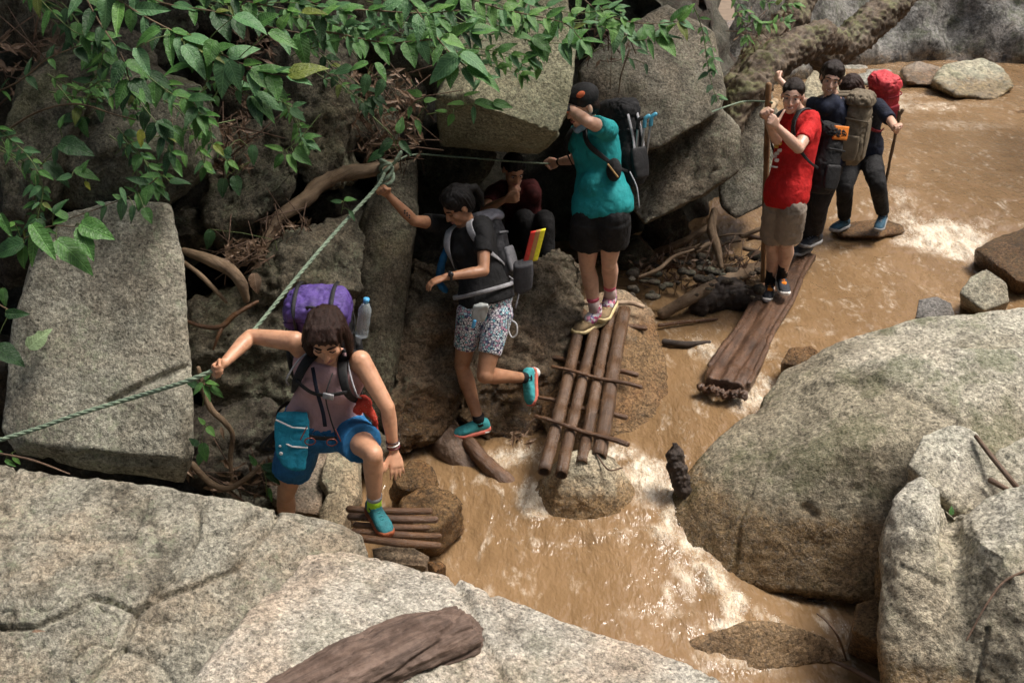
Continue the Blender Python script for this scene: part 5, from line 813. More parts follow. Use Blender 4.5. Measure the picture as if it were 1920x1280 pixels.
# --- the man in the red shirt
RED = fabric('red_jersey', (.50, .012, .012), .12, .8); s = 1.05; j = {}; j['pel'] = P(1472, 372, 7.13)
j['neck'] = J(j['pel'], 1499, 214, .52, -1); j['head'] = J(j['neck'], 1486, 181, .175, -1)
j['shR'] = J(j['neck'], 1464, 232, .18, 1); j['shL'] = J(j['neck'], 1518, 238, .17, -1)
j['elR'] = J(j['shR'], 1456, 262, .26, -1); j['wrR'] = J(j['elR'], 1440, 222, .24, -1)
j['elL'] = J(j['shL'], 1497, 278, .26, -1); j['wrL'] = J(j['elL'], 1457, 238, .24, -1)
j['hipR'] = J(j['pel'], 1458, 386, .1, 1); j['hipL'] = J(j['pel'], 1486, 386, .1, -1)
j['knR'] = J(j['hipR'], 1449, 462, .385, 1); j['anR'] = J(j['knR'], 1444, 530, .37, 1)
j['knL'] = J(j['hipL'], 1475, 457, .385, 1); j['anL'] = J(j['knL'], 1466, 518, .37, 1); chk('D', j)
D_ = person('person in a red printed tee and grey shorts with a thumb up', 1.66, V(j['anR'][0], j['anR'][1], j['anR'][2] - .08), j, V(-.34, -.92, -.10), V(.05, 0, 1), SK_D,
            dict(R=(J(j['wrR'], 1433, 206, .1, -1) - j['wrR'], V(.1, -.4, .9), 70), L=(J(j['wrL'], 1446, 222, .12, -1) - j['wrL'], V(.1, -.1, 1), 80, 1, 'up')), fem=False, smile=True)
shirt(D_, RED, .62, -.12, .020, amp=.007); shorts(D_, fabric('grey_cargo_cloth', (.27, .225, .185), .15, .85), .80, .016, .03, 'cargo_shorts', .009)
build('cargo_pocket', MB().loft([(j['hipL'] + (j['knL'] - j['hipL']) * t_ + nz(V(.5, -.8, .1)) * .085, V(.05, .03, 0), V(.012, -.016, 0), 4.) for t_ in (.34, .36, .5, .62, .64)], 14), fabric('grey_cargo_cloth', (.27, .225, .185), .15, .85), D_.root, .008, 2)
hair(D_, HAIRD, 'crop'); DKS = fabric('dark_shoe_mesh', (.03, .035, .045), .4, .7); OL = fabric('orange_lace', (.75, .22, .02), .1)
f1 = J(j['anR'], 1438, 566, .185, -1) - j['anR']; f1[2] = -.02; f2 = J(j['anL'], 1474, 547, .185, -1) - j['anL']; f2[2] = -.02
for sd, f_ in (('R', f1), ('L', f2)): so = shoe(D_, j['an' + sd], f_, V(0, 0, 1), DKS, WR_, OL, BLACK, .14, shin=nz(j['kn' + sd] - j['an' + sd])); build('tongue', MB().ell(j['an' + sd] + nz(f_) * .055 - V(0, 0, .02), (.030, .058, .017)), OL, so)
pr = [(.64, .10, (.75, .5, .1)), (.60, .25, (.75, .5, .1)), (.56, .05, (.7, .65, .6)), (.52, .2, (.7, .65, .6)), (.48, .32, (.7, .65, .6)), (.44, .12, (.7, .65, .6)), (.36, .1, (.7, .65, .6)), (.36, .3, (.7, .65, .6))]
for t_, a, cl in pr: build('shirt_print', MB().ell(D_.tp(t_, a, .97, .030), (.022, .010, .014 if t_ > .4 else .007)), plain('print_ink', cl, .7), D_.root)
bk = -D_.fr(.8)[1]; bp, Q = pack('big black backpack with an orange panel on the man in red', D_, D_.tp(.50, -.1, -1.0, .035), D_.up, bk, (.30, .21, .50), BLACK, BLACK, lidh=.26, seed=12., hipbelt=False); build('orange_panel', MB().loft([(Q(-.9, .55, e), np.cross(D_.up, bk) * .012, bk * .07, 3.) for e in (.62, .68, .85, .98, 1.02)], 14), plain('orange_fabric', (.75, .22, .03), .6), bp)

# --- the smiling woman behind the man in red
j = {}; j['pel'] = P(1548, 300, 7.95); j['neck'] = J(j['pel'], 1560, 184, .50, -1); j['head'] = J(j['neck'], 1558, 149, .18, -1)
j['shR'] = J(j['neck'], 1548, 200, .17, 1); j['shL'] = J(j['neck'], 1545, 202, .17, -1); j['elR'] = J(j['shR'], 1560, 250, .28, 1); j['wrR'] = J(j['elR'], 1545, 290, .25, 1)
j['elL'] = J(j['shL'], 1500, 190, .28, 1); j['wrL'] = J(j['elL'], 1462, 150, .25, 1)
j['hipR'] = J(j['pel'], 1535, 312, .09, 1); j['hipL'] = J(j['pel'], 1558, 312, .09, -1); j['knR'] = J(j['hipR'], 1522, 385, .385, 1); j['anR'] = J(j['knR'], 1512, 455, .375, 1); j['knL'] = J(j['hipL'], 1538, 385, .385, 1); j['anL'] = J(j['knL'], 1530, 440, .375, 1); chk('E', j)
E_ = person('smiling person in a navy tee reaching up behind the red shirted one', 1.68, V(j['anR'][0], j['anR'][1], j['anR'][2] - .08), j, V(-.22, -.95, -.12), V(.18, 0, 1), SK_D, dict(R=(V(-.2, -.3, -.9), V(-.3, -.9, 0), 30), L=(J(j['wrL'], 1452, 139, .12, 1) - j['wrL'], V(.2, -.2, .9), 55)), smile=True, voxel=.0065)
shirt(E_, NAVY, .55, -.05, .016, amp=.006, bust=.9); shorts(E_, fabric('dark_trouser_cloth', (.018, .018, .022), .3, .85), 1.9, .012, 0, 'trousers', .007)
hair(E_, HAIRD, 'tied', lambda mb, k: [mb.ell(E_.hl(0, -.11, .0), np.array([.045, .05, .05]) * k), mb.ell(E_.hl(.055, -.03, .02), np.array([.03, .04, .06]) * k), mb.ell(E_.hl(-.055, -.03, .02), np.array([.03, .04, .06]) * k)])
for sd in 'RL': shoe(E_, j['an' + sd], V(-.75, -.6, 0), V(0, 0, 1), DKS, plain('grey_rubber', (.25, .25, .25), .6), GREYW, BLACK, .04)
KH = fabric('khaki_nylon', (.155, .125, .085), .25, .75); bk = nz(V(.86, -.42, .05)); bp, Q = pack('khaki daypack on the smiling person in navy', E_, P(1582, 238, 7.95), V(.05, .02, 1), bk, (.30, .20, .56), KH, KH, strapm=KH, straps=False, lidh=.25, seed=15.)
for o_ in (0, 1): ribbon('shoulder_strap', [Q(.5 - o_, .1, .95), E_.tp(1.05, .55 - 1.1 * o_, .0, .03), E_.tp(.9, .6 - 1.2 * o_, 1.05, .03), E_.tp(.6, .9 - 1.8 * o_, .8, .03), Q(.8 - 1.6 * o_, .05, -.6)], .03, KH, bp, .006, nh=V(-.5, -.6, .4))

# --- the hunched walker with the stick
j = {}; j['pel'] = P(1614, 282, 9.0); j['neck'] = J(j['pel'], 1622, 192, .50, -1); j['head'] = J(j['neck'], 1596, 170, .19, -1)
j['shR'] = J(j['neck'], 1600, 205, .18, 1); j['shL'] = J(j['neck'], 1646, 198, .17, -1); j['elR'] = J(j['shR'], 1590, 245, .28, 1); j['wrR'] = J(j['elR'], 1575, 270, .25, 1)
j['elL'] = J(j['shL'], 1670, 226, .28, -1); j['wrL'] = J(j['elL'], 1681, 246, .25, -1)
j['hipR'] = J(j['pel'], 1598, 296, .1, 1); j['hipL'] = J(j['pel'], 1632, 296, .1, -1); j['knR'] = J(j['hipR'], 1584, 350, .40, -1); j['anR'] = J(j['knR'], 1583, 412, .39, 1); j['knL'] = J(j['hipL'], 1645, 345, .40, -1); j['anL'] = J(j['knL'], 1656, 402, .39, 1); chk('F', j)
F_ = person('hunched person in dark clothes stepping over the stream with a stick', 1.68, V(j['anR'][0], j['anR'][1], j['anR'][2] - .08), j, V(-.65, -.45, -.65), V(-.3, -.2, 1), SK_C, dict(R=(V(-.2, -.2, -.9), V(-.9, 0, 0), 30), L=(J(j['wrL'], 1684, 232, .1, -1) - j['wrL'], V(-.6, -.5, .5), 65)), eyes='shut', voxel=.0065)
shirt(F_, NAVY, .95, -.05, .02, amp=.007); shorts(F_, BLACK, 1.92, .018, 0, 'trousers', .007); hair(F_, HAIRR, 'bob', lambda mb, k: [mb.ell(F_.hl(q * .06, -.01, -.01), np.array([.035, .06, .075]) * k) for q in (1, -1)])
BLS = fabric('blue_shoe_mesh', (.03, .09, .14), .35, .7)
for sd, f_ in (('R', V(-.75, -.6, 0)), ('L', V(-.4, -.7, -.2))): shoe(F_, j['an' + sd], f_, V(0, 0, 1), BLS, plain('grey_rubber', (.25, .25, .25), .6), GREYW, BLACK, .04)
bp, Q = pack('backpack under a red rain cover on the hunched person', F_, F_.tp(.9, .1, -1., .03), nz(F_.up + V(0, 0, .2)), -F_.fr(.9)[1] + V(.35, 0, .1), (.29, .20, .40), fabric('red_rain_cover', (.55, .05, .06), .2, .55), fabric('red_rain_cover', (.55, .05, .06), .2, .55), strapm=fabric('dark_red_webbing', (.25, .02, .03), .2), lidh=.35, seed=18., hipbelt=False)
bottle('clear bottle with a white cap beside the red rain cover', P(1663, 215, 8.95), V(.05, 0, 1), .036, .20, PETM, WHT)
t_ = thing('walking_stick', P(1634, 468, 8.85), 'long crooked walking stick in the hand of the hunched person', 'stick'); build('shaft', MB().tube(cat([P(1687, 210, 8.55), P(1682, 238, 8.56), P(1672, 285, 8.62), P(1660, 345, 8.7), P(1650, 400, 8.78), P(1633, 468, 8.85)], 6), [.016] * 4 + list(np.linspace(.015, .010, 27)), 9), ROOT, t_, disp=wdisp(.005, 14)); build('knob', MB().tube([P(1687, 214, 8.55), P(1692, 207, 8.54)], .016, 8), ROOT, t_)

# --- the person sitting in the dark hollow
j = {}; j['pel'] = P(990, 445, 7.35); j['neck'] = J(j['pel'], 968, 350, .46, -1); j['head'] = J(j['neck'], 962, 318, .17, -1)
j['shR'] = J(j['neck'], 925, 362, .18, 1); j['shL'] = J(j['neck'], 1000, 362, .16, -1); j['elR'] = J(j['shR'], 908, 395, .28, -1); j['wrR'] = J(j['elR'], 945, 375, .25, -1); j['elL'] = J(j['shL'], 1000, 395, .28, 1); j['wrL'] = J(j['elL'], 974, 370, .25, -1)
j['hipR'] = J(j['pel'], 965, 445, .09, 1); j['hipL'] = J(j['pel'], 1005, 445, .09, -1); j['knR'] = J(j['hipR'], 985, 410, .40, -1); j['anR'] = J(j['knR'], 1000, 505, .39, 1); j['knL'] = J(j['hipL'], 1022, 412, .40, -1); j['anL'] = J(j['knL'], 1025, 515, .39, 1); chk('G', j)
G_ = person('person in a dark and red tee sitting in the shade of the rock hollow', 1.66, V(j['pel'][0], j['pel'][1], j['pel'][2] - .1), j, V(.35, -.75, -.55), V(0, 0, 1), SK_A, dict(R=(V(.8, -.3, .2), V(0, -.3, .9), 45), L=(V(-.5, -.4, .6), V(0, -.3, .9), 50)), voxel=.0075)
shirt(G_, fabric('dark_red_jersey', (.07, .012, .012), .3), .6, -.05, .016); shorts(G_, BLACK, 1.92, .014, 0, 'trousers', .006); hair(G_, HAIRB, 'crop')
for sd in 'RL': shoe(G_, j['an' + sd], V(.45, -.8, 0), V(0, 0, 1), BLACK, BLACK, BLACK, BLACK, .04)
# --- ropes held by the hands
jA, jB, jC = A.j, B.j, Cc.j
hA, hB, hC = jA['wrR'] + nz(J(jA['wrR'], 397, 697, .1, -1) - jA['wrR']) * .085, jB['wrR'] + nz(J(jB['wrR'], 710, 350, .1, -1) - jB['wrR']) * .085, jC['wrR'] + nz(J(jC['wrR'], 1032, 308, .1, 1) - jC['wrR']) * .085
knot = P(724, 318, 5.98)
def onray(px, py, like): d = like[1]; return P(px, py, d)
rope('taut pale green rope from the knot down to the hand of the pink top hiker', [knot, onray(707, 350, hB), P(650, 412, 5.45), P(580, 492, 5.1), P(480, 614, jA['elR'][1] + .14), P(432, 668, jA['wrR'][1] + .09), hA], .0105)
rope('slack green rope running from her hand to the left edge of the frame', [hA, P(345, 716, hA[1] - .02), P(250, 745, 4.33), P(150, 775, 4.30), P(60, 806, 4.28), P(-60, 842, 4.25)], .0115)
rope('thin rope stretched across the dark hollow to the teal shirted hiker', [knot, P(770, 291, 6.2), P(850, 294, 6.4), P(950, 302, 6.55), hC], .006)
rope('short thin green rope lashed round the bamboo post', [P(1335, 210, 7.3), P(1368, 198, 7.5), P(1400, 190, 7.7), P(1446, 192, 7.42), P(1441, 197, 7.5)], .006)
t_ = thing('rope_knot', knot, 'bulky green rope knot tied round the end of the thick curved root', 'knot')
for k_ in range(5): build('loop', MB().tube([knot + V(.045 * math.cos(a) * (1 - .1 * k_), .05 * math.sin(a) - .02, .035 * math.sin(a + k_ * .9) + .02 * (k_ - 2)) for a in np.linspace(0, 6.28, 16)], .012, 8), ROPE, t_)
build('loose_end', MB().tube(cat([knot, P(745, 300, 5.95), P(752, 285, 5.95), P(742, 300, 5.93)], 5), .010, 8), ROPE, t_)
# ---------------------------------------------------------------- leaves and plants
def leafmat(name, a, b, tr=.25):
    t = NT(name); p = t.pos(obj=True); x = t.node('ShaderNodeSeparateXYZ', _0=p); ax = t.math('ABSOLUTE', x.outputs[0])
    ph = t.math('MULTIPLY', t.math('SUBTRACT', x.outputs[1], t.math('MULTIPLY', ax, .8)), 62.)
    v = t.math('MAXIMUM', t.rmp(t.math('SINE', ph), .80, 1., 0, .8), t.rmp(ax, .018, .006))
    n = t.noise(t.pos(), 24, 4, .7); c = t.ramp(n, (.3, a), (.7, b)); c = t.mix(t.math('MULTIPLY', v, .5), c, tuple(np.minimum(np.array(b) * 1.7 + .03, 1)))
    spots = t.rmp(t.noise(t.pos(), 70, 3, .6), .68, .74); c = t.mix(t.math('MULTIPLY', spots, .6), c, (.10, .07, .03))
    m = t.done(c, .42, t.bump(t.math('SUBTRACT', n, t.math('MULTIPLY', v, .8)), .5, .03), Specular_IOR_Level=.45)
    tl = t.node('ShaderNodeBsdfTranslucent', Color=c).outputs[0]; mx = t.node('ShaderNodeMixShader', _0=tr, _1=t.b.outputs[0], _2=tl); t.t.links.new(mx.outputs[0], t.o.inputs[0]); return m
LM = [leafmat('leaf_green', (.042, .12, .026), (.09, .23, .048)), leafmat('leaf_dark', (.016, .055, .018), (.036, .10, .028)), leafmat('leaf_bluish', (.055, .15, .06), (.12, .26, .10)), leafmat('leaf_light', (.07, .18, .035), (.14, .30, .06)), leafmat('leaf_yellow', (.36, .40, .05), (.60, .62, .10)), leafmat('leaf_pale', (.30, .42, .20), (.42, .55, .30)), leafmat('leaf_dry', (.13, .075, .045), (.27, .18, .115), .1), leafmat('leaf_olive', (.08, .11, .02), (.17, .21, .04))]
def leaf_mesh(w, droop, fold, seed, ragged=0.):
    r = random.Random(seed); v = []; f = []; N = 9
    for k in range(N):
        s = k / (N - 1); hw = w * (math.sin(math.pi * min(1, s * .93 + .05) ** .72)) ** .9 * (1 - .25 * s) + .004; hw = max(.004, hw) if k < N - 1 else .003
        z = -droop * s * s; tw = .04 * math.sin(s * 5 + seed)
        for q in (-1, -.5, 0, .5, 1):
            j = (1 + r.uniform(-.05, .05) * (abs(q) == 1)) * (1 - ragged * (abs(q) == 1) * (r.random() < .35))
            v.append((q * hw * j, s + .012 * abs(q) * (k % 2), z + fold * abs(q) * hw - .10 * hw * q * q + tw * q * hw + .012 * math.sin(s * 40 + q * 3) * abs(q)))
    for k in range(N - 1):
        for c in range(4): a = k * 5 + c; f.append((a, a + 1, a + 6, a + 5))
    me = mesh_of(v, f); me.polygons.foreach_set('use_smooth', np.full(len(me.polygons), True)); return me
_LS = [(.25, .18, .35), (.27, .35, .25), (.22, .10, .5), (.34, .25, .3), (.30, .45, .15), (.17, .2, .4)]
LEAF = {}
for mi in range(len(LM)):
    for k, a in enumerate(_LS): me = leaf_mesh(*a, k + mi * 7, .3 if mi in (4, 5) else .04); me.materials.append(LM[mi]); me.name = 'leaf'; LEAF[mi, k] = me
CUP = V(0, _s, _c); CTO = -ray(960, 640)
lr = random.Random(11)
def put_leaf(t_, p, ang, L, mi, k=None, tilt=0., face=None):
    k = lr.randrange(6) if k is None else k; a = R(ang)
    y = nz(V(1, 0, 0) * math.cos(a) + CUP * math.sin(a) + CTO * tilt)
    n = nz((face if face is not None else CTO * .75 + V(.1, 0, .75)) + V(lr.gauss(0, .22), lr.gauss(0, .22), lr.gauss(0, .2))); z = nz(n - y * (n @ y)); x = np.cross(y, z)
    o = bpy.data.objects.new('leaf', LEAF[mi, k]); COL.objects.link(o); q = np.asarray(p) - (WL[t_.name] if t_ is not None else 0)
    M = Matrix(((x[0] * L, y[0] * L, z[0] * L, q[0]), (x[1] * L, y[1] * L, z[1] * L, q[1]), (x[2] * L, y[2] * L, z[2] * L, q[2]), (0, 0, 0, 1)))
    if t_ is not None: o.parent = t_
    o.matrix_local = M; return o
STEM = plain('green_stem', (.10, .14, .04), .6); STEMB = wood('brown_stem', (.07, .045, .025), (.20, .14, .08))
def pxm(D): return (D * _c + 1.2 * _s) / FPX          # metres per pixel of the photograph, about there
def plant(label, stems, group=None, name='leafy_branch', catg='branch'):
    """stems: (points (px,py,D), thickness, step px or 0, leaf px, colours, [explicit leaves (px,py,deg,len px,colour)])"""
    p0 = stems[0][0][0]; t_ = thing(name, P(*p0), label, catg, group)
    for pts, r, step, lp, cols, *ex in stems:
        c = cat([P(*q) for q in pts], 6); px = cat([V(q[0], q[1], q[2]) for q in pts], 6)
        build('stem', MB().tube(c, list(np.linspace(r, r * .5, len(c))), 6), STEM if r < .0045 else STEMB, t_, disp=wdisp(r * .2, 30))
        if step:
            acc = step * .5; side = 1
            for k in range(1, len(px)):
                d = px[k] - px[k - 1]; acc += math.hypot(d[0], d[1]); sa = math.degrees(math.atan2(-d[1], d[0]))
                if acc >= step * .78 or k == len(px) - 1:
                    acc = 0; side = -side; m = pxm(px[k][2])
                    for sgn in ((1, -1) if k < len(px) - 1 else (0, 1, -1)):
                        if lr.random() < .12: continue
                        A = sa + sgn * lr.uniform(35, 75); A = (A + 180) % 360 - 180
                        A = A + (-90 - A) * lr.uniform(.0, .35) if A < 120 else A
                        L = lp * m * lr.choice([.45, .6, .75, .85, .95, 1.05]); q = c[k] + V(math.cos(R(A)) * .012, 0, 0); put_leaf(t_, q, A, L, lr.choice(cols) if lr.random() < .86 else lr.choice([1, 2, 3, 3, 7]), tilt=lr.uniform(-.1, .5))
        for (x, y, A, L, mi) in (ex[0] if ex else ()):
            D = px[-1][2] - .03; put_leaf(t_, P(x, y, D), A, L * pxm(D) * .92, mi, tilt=lr.uniform(-.05, .2))
            j = min(range(len(px)), key=lambda i: (px[i][0] - x) ** 2 + (px[i][1] - y) ** 2); a, b = P(x, y, D), c[j]
            if 2 < np.hypot(px[j][0] - x, px[j][1] - y): build('leaf_stalk', MB().tube([b, (a + b) / 2 + V(0, 0, .01), a], .0022, 5), STEM, t_)
    return t_
G, Dk, B_, Lt, Y, Pa = 0, 1, 2, 3, 4, 5
plant('branch of big dark leaves hanging at the top left corner', [([(150, -25, 5.2), (185, 40, 5.1), (228, 105, 5.0), (245, 160, 4.98)], .006, 38, 52, [Dk, G, Dk, B_]), ([(60, -20, 5.3), (95, 20, 5.2), (140, 60, 5.1), (180, 70, 5.1)], .004, 40, 45, [Dk, G])])
plant('brightest leafy branch sweeping right from the top left', [([(190, -20, 5.0), (260, 25, 4.92), (330, 62, 4.86), (410, 100, 4.8), (490, 135, 4.78), (535, 142, 4.78)], .006, 30, 66, [G, B_, Lt, G, B_]), ([(330, 62, 4.86), (380, 105, 4.82), (430, 160, 4.8), (470, 180, 4.8)], .0035, 30, 58, [G, B_, G], [(255, 90, -60, 60, B_), (300, 55, 200, 62, G), (345, 85, -50, 72, B_), (400, 75, -100, 52, G), (430, 115, -70, 60, B_), (470, 130, -25, 85, G), (360, 120, 190, 62, G), (505, 60, -25, 62, G), (440, 30, -20, 70, B_)])])
plant('leafy branch along the top edge above the bright branch', [([(240, -15, 5.3), (320, 10, 5.25), (400, 22, 5.2), (480, 45, 5.2), (560, 62, 5.2)], .006, 36, 56, [G, Dk, B_, G]), ([(330, -20, 5.5), (420, -5, 5.4), (520, 15, 5.4), (600, 30, 5.4)], .005, 34, 46, [G, Dk, Lt])])
plant('long woody stem crossing under the top left leaves', [([(-20, 270, 5.3), (60, 215, 5.2), (140, 195, 5.15), (215, 215, 5.1), (255, 225, 5.1)], .007, 0, 0, [G], [(30, 250, 190, 45, Dk)]), ([(-20, 180, 5.4), (40, 150, 5.3), (90, 110, 5.3), (140, 90, 5.3), (190, 72, 5.3)], .005, 60, 40, [Dk, Dk, G])], name='woody_vine', catg='vine')
plant('dark drooping leaves in the shade above the big upright rock', [([(225, 120, 5.15), (262, 190, 5.0), (300, 240, 4.95), (320, 285, 4.95)], .004, 32, 50, [Dk, Dk, G]), ([(260, 130, 5.2), (320, 175, 5.1), (360, 190, 5.05), (375, 215, 5.05)], .004, 34, 48, [Dk, G])])
plant('slender vine with one torn yellow leaf', [([(440, 225, 5.25), (370, 240, 5.1), (325, 250, 5.05), (245, 268, 5.0), (215, 290, 5.0)], .0035, 0, 0, [G], [(265, 243, -92, 36, Y), (300, 225, -60, 55, Dk), (345, 290, -80, 26, Lt)])], name='slender_vine', catg='vine')
plant('trailing vine creeping across the face of the big upright rock', [([(322, 225, 5.05), (325, 290, 4.98), (300, 328, 4.93), (258, 360, 4.9), (200, 385, 4.88), (130, 410, 4.85)], .0045, 34, 40, [G, B_, Dk], [(226, 352, -65, 38, B_), (300, 330, 180, 42, G), (318, 340, 10, 40, Dk), (250, 385, -95, 36, Dk), (270, 390, -60, 36, G)])], name='trailing_vine', catg='vine')
plant('pair of long dark leaves jutting out left of the big upright rock', [([(60, 330, 5.2), (95, 290, 5.1), (120, 270, 5.1)], .004, 0, 0, [Dk], [(112, 268, -15, 72, Dk), (85, 305, -35, 62, Dk), (105, 275, -95, 40, Dk), (60, 290, 190, 40, Dk), (112, 240, 75, 30, G)]), ([(170, 350, 5.0), (150, 325, 4.98), (140, 318, 4.98)], .003, 0, 0, [G], [(140, 318, -15, 50, G), (150, 325, 60, 34, G), (135, 330, 190, 36, B_), (160, 340, -60, 20, Y)])])
plant('broad fresh green leaves at the left edge halfway up', [([(-20, 470, 4.75), (40, 450, 4.65), (90, 425, 4.6), (140, 425, 4.6)], .005, 0, 0, [G], [(0, 400, -65, 55, G), (28, 420, 190, 30, Lt), (60, 420, -55, 90, G), (70, 430, -100, 80, Lt), (105, 450, -35, 95, G), (150, 425, -65, 78, G), (45, 455, 200, 75, Dk), (100, 400, 60, 40, Dk), (150, 420, -20, 75, G), (45, 460, -100, 50, G)])])
plant('dark leaves and stalks at the left edge beside the big upright rock', [([(-20, 560, 4.7), (15, 580, 4.65), (45, 590, 4.62)], .005, 0, 0, [Dk], [(10, 588, 0, 48, Dk), (-10, 650, -28, 75, Dk), (5, 540, -80, 40, G)])])
EXTRA = [([(90, 140, 5.2), (150, 170, 5.15), (200, 150, 5.1), (260, 180, 5.1)], 26, 34, [G, Dk, B_, Lt]), ([(300, 150, 5.2), (350, 190, 5.15), (390, 230, 5.1), (400, 280, 5.1)], 26, 34, [G, B_, Lt]), ([(-20, 230, 5.1), (50, 290, 5.0), (80, 350, 4.95), (70, 410, 4.9)], 28, 36, [G, Dk, B_]), ([(480, 150, 5.7), (530, 190, 5.65), (560, 240, 5.6)], 26, 32, [G, B_, Lt]), ([(220, 240, 5.05), (270, 300, 5.0), (290, 350, 4.95)], 26, 32, [Dk, G, B_]), ([(60, -30, 5.6), (120, 10, 5.5), (150, 50, 5.45), (170, 100, 5.4)], 34, 38, [Dk, G]), ([(380, -20, 5.5), (440, 10, 5.45), (540, 5, 5.45), (640, 20, 5.45)], 26, 36, [G, B_, Dk]), ([(560, 80, 5.9), (640, 50, 5.8), (720, 40, 5.8), (800, 50, 5.8)], 28, 36, [Dk, G, B_]), ([(700, -10, 5.9), (760, 20, 5.85), (820, 15, 5.85), (900, 30, 5.8), (960, 20, 5.8)], 24, 36, [G, B_, Dk]), ([(780, 60, 5.75), (850, 85, 5.7), (920, 95, 5.7), (990, 110, 5.7)], 30, 34, [G, B_, Lt]), ([(950, -10, 5.95), (1010, 10, 5.9), (1080, 25, 5.9), (1150, 15, 5.9)], 26, 36, [G, B_, Lt]), ([(600, 100, 5.95), (650, 140, 5.9), (700, 180, 5.9)], 32, 32, [Dk, B_]), ([(200, 60, 5.4), (190, 120, 5.35), (165, 170, 5.3), (150, 220, 5.3)], 36, 36, [Dk, Dk, G]), ([(400, 120, 5.5), (380, 170, 5.45), (350, 200, 5.4), (330, 250, 5.4)], 32, 34, [Dk, G])]
NE = ['leafy twig across the top of the shaded rounded rock', 'bright small leafed twig right of the shaded rounded rock', 'leafy twig trailing down the left edge beside the tall shaded rock', 'small leafed twig over the tall mottled rock face', 'leafy twig hanging over the front of the shaded rounded rock', 'sparse dark twig with leaves in the far top left corner', 'fine leafy twig along the top edge left of the middle', 'shaded leafy twig above the littered gully', 'dense leafy twig at the top edge in the middle', 'leafy twig crossing in front of the roof block', 'bright leafy twig over the top of the huge dark boulder', 'thin twig with small dark leaves dropping into the gully', 'dark twig hanging beside the tall shaded rock', 'dark twig hanging under the brightest leafy branch']
for (pts, st, lp, cl), lb in zip(EXTRA, NE):
    plant(lb, [([(x + lr.uniform(-28, 28) * (k > 0), y + (lr.uniform(4, 40) if k else 0), D + .05 * k) for x, y, D in pts], .004, st, lp * (1 - .12 * k), cl) for k in range(4)], name='leafy_twig', catg='twig')
o = put_leaf(None, P(53, 652, 4.58), 42, .145, Pa, 3, 0., CTO); tag(o, 'single pale torn leaf stuck upright on the big rock', 'leaf')
plant('fan of leaves hanging in front of the middle rocks', [([(600, 215, 5.6), (560, 262, 5.5), (530, 285, 5.45)], .003, 0, 0, [G], [(530, 282, 160, 42, Lt), (530, 290, -130, 34, G), (540, 290, -60, 42, Lt), (550, 285, -30, 45, G), (570, 258, 20, 34, G), (575, 265, -20, 32, B_)]), ([(450, 262, 5.5), (470, 280, 5.45), (475, 300, 5.45)], .0025, 0, 0, [B_], [(475, 272, -95, 40, B_), (430, 275, -100, 30, B_), (440, 330, -75, 42, Dk), (420, 335, -100, 40, Dk)])])
plant('leafy branch reaching across the top centre', [([(560, 50, 5.7), (640, 65, 5.6), (720, 80, 5.55), (800, 75, 5.5), (880, 60, 5.5)], .007, 34, 48, [G, B_, G, Dk]), ([(540, -10, 5.7), (620, 15, 5.6), (700, 20, 5.6), (790, 25, 5.5), (860, 20, 5.5)], .006, 32, 46, [G, B_, Lt, G])])
plant('leafy branch dangling over the litter filled gully', [([(640, 60, 5.7), (660, 95, 5.6), (680, 120, 5.55), (705, 145, 5.5)], .004, 0, 0, [G], [(690, 118, 200, 42, G), (660, 128, 190, 40, B_), (705, 118, -50, 40, G), (690, 140, -110, 42, B_), (720, 150, -120, 38, B_), (640, 75, 180, 32, G), (665, 80, -65, 36, G)]), ([(700, 220, 5.75), (735, 255, 5.7), (745, 280, 5.7)], .004, 0, 0, [Dk], [(735, 262, -140, 42, Dk), (748, 250, 80, 36, G), (750, 265, -50, 40, Dk), (720, 285, 200, 40, Dk)])])
plant('cluster of the largest ribbed leaves at the top middle', [([(760, -10, 5.4), (800, 45, 5.3), (835, 90, 5.2), (862, 115, 5.15), (900, 150, 5.15)], .005, 40, 46, [G, B_], [(860, 105, 215, 75, B_), (865, 100, -25, 66, B_), (850, 120, -100, 48, G), (875, 125, -35, 62, G), (868, 128, -60, 48, B_), (900, 140, -40, 55, G), (840, 130, -130, 40, Lt), (845, 60, 130, 40, G), (800, 30, -70, 60, G), (830, 70, -20, 48, Lt)])])
plant('low sprig of leaves over the dark underside of the roof block', [([(800, 215, 5.9), (850, 205, 5.85), (885, 195, 5.8), (930, 195, 5.8)], .003, 0, 0, [G], [(888, 200, -90, 36, B_), (890, 192, -12, 62, G), (870, 195, 170, 34, Lt), (850, 215, -120, 26, Lt), (838, 210, 170, 26, Lt), (925, 192, -10, 40, G), (870, 180, 20, 34, Lt)]), ([(770, 150, 5.9), (790, 180, 5.85), (800, 200, 5.85)], .003, 0, 0, [G], [(770, 200, -100, 26, G), (790, 180, 150, 32, Lt), (795, 190, 20, 26, Lt), (780, 225, -60, 30, G)])])
plant('leafy branch over the top of the roof block', [([(860, -10, 5.7), (930, 15, 5.7), (1000, 30, 5.7), (1060, 45, 5.7), (1090, 75, 5.7)], .005, 30, 42, [G, B_, Lt]), ([(900, 20, 5.75), (950, 60, 5.75), (1000, 78, 5.75), (1060, 82, 5.75)], .004, 36, 48, [G, B_, G], [(1010, 115, -92, 36, Lt), (1000, 70, -35, 46, G), (985, 35, 75, 30, B_)])])
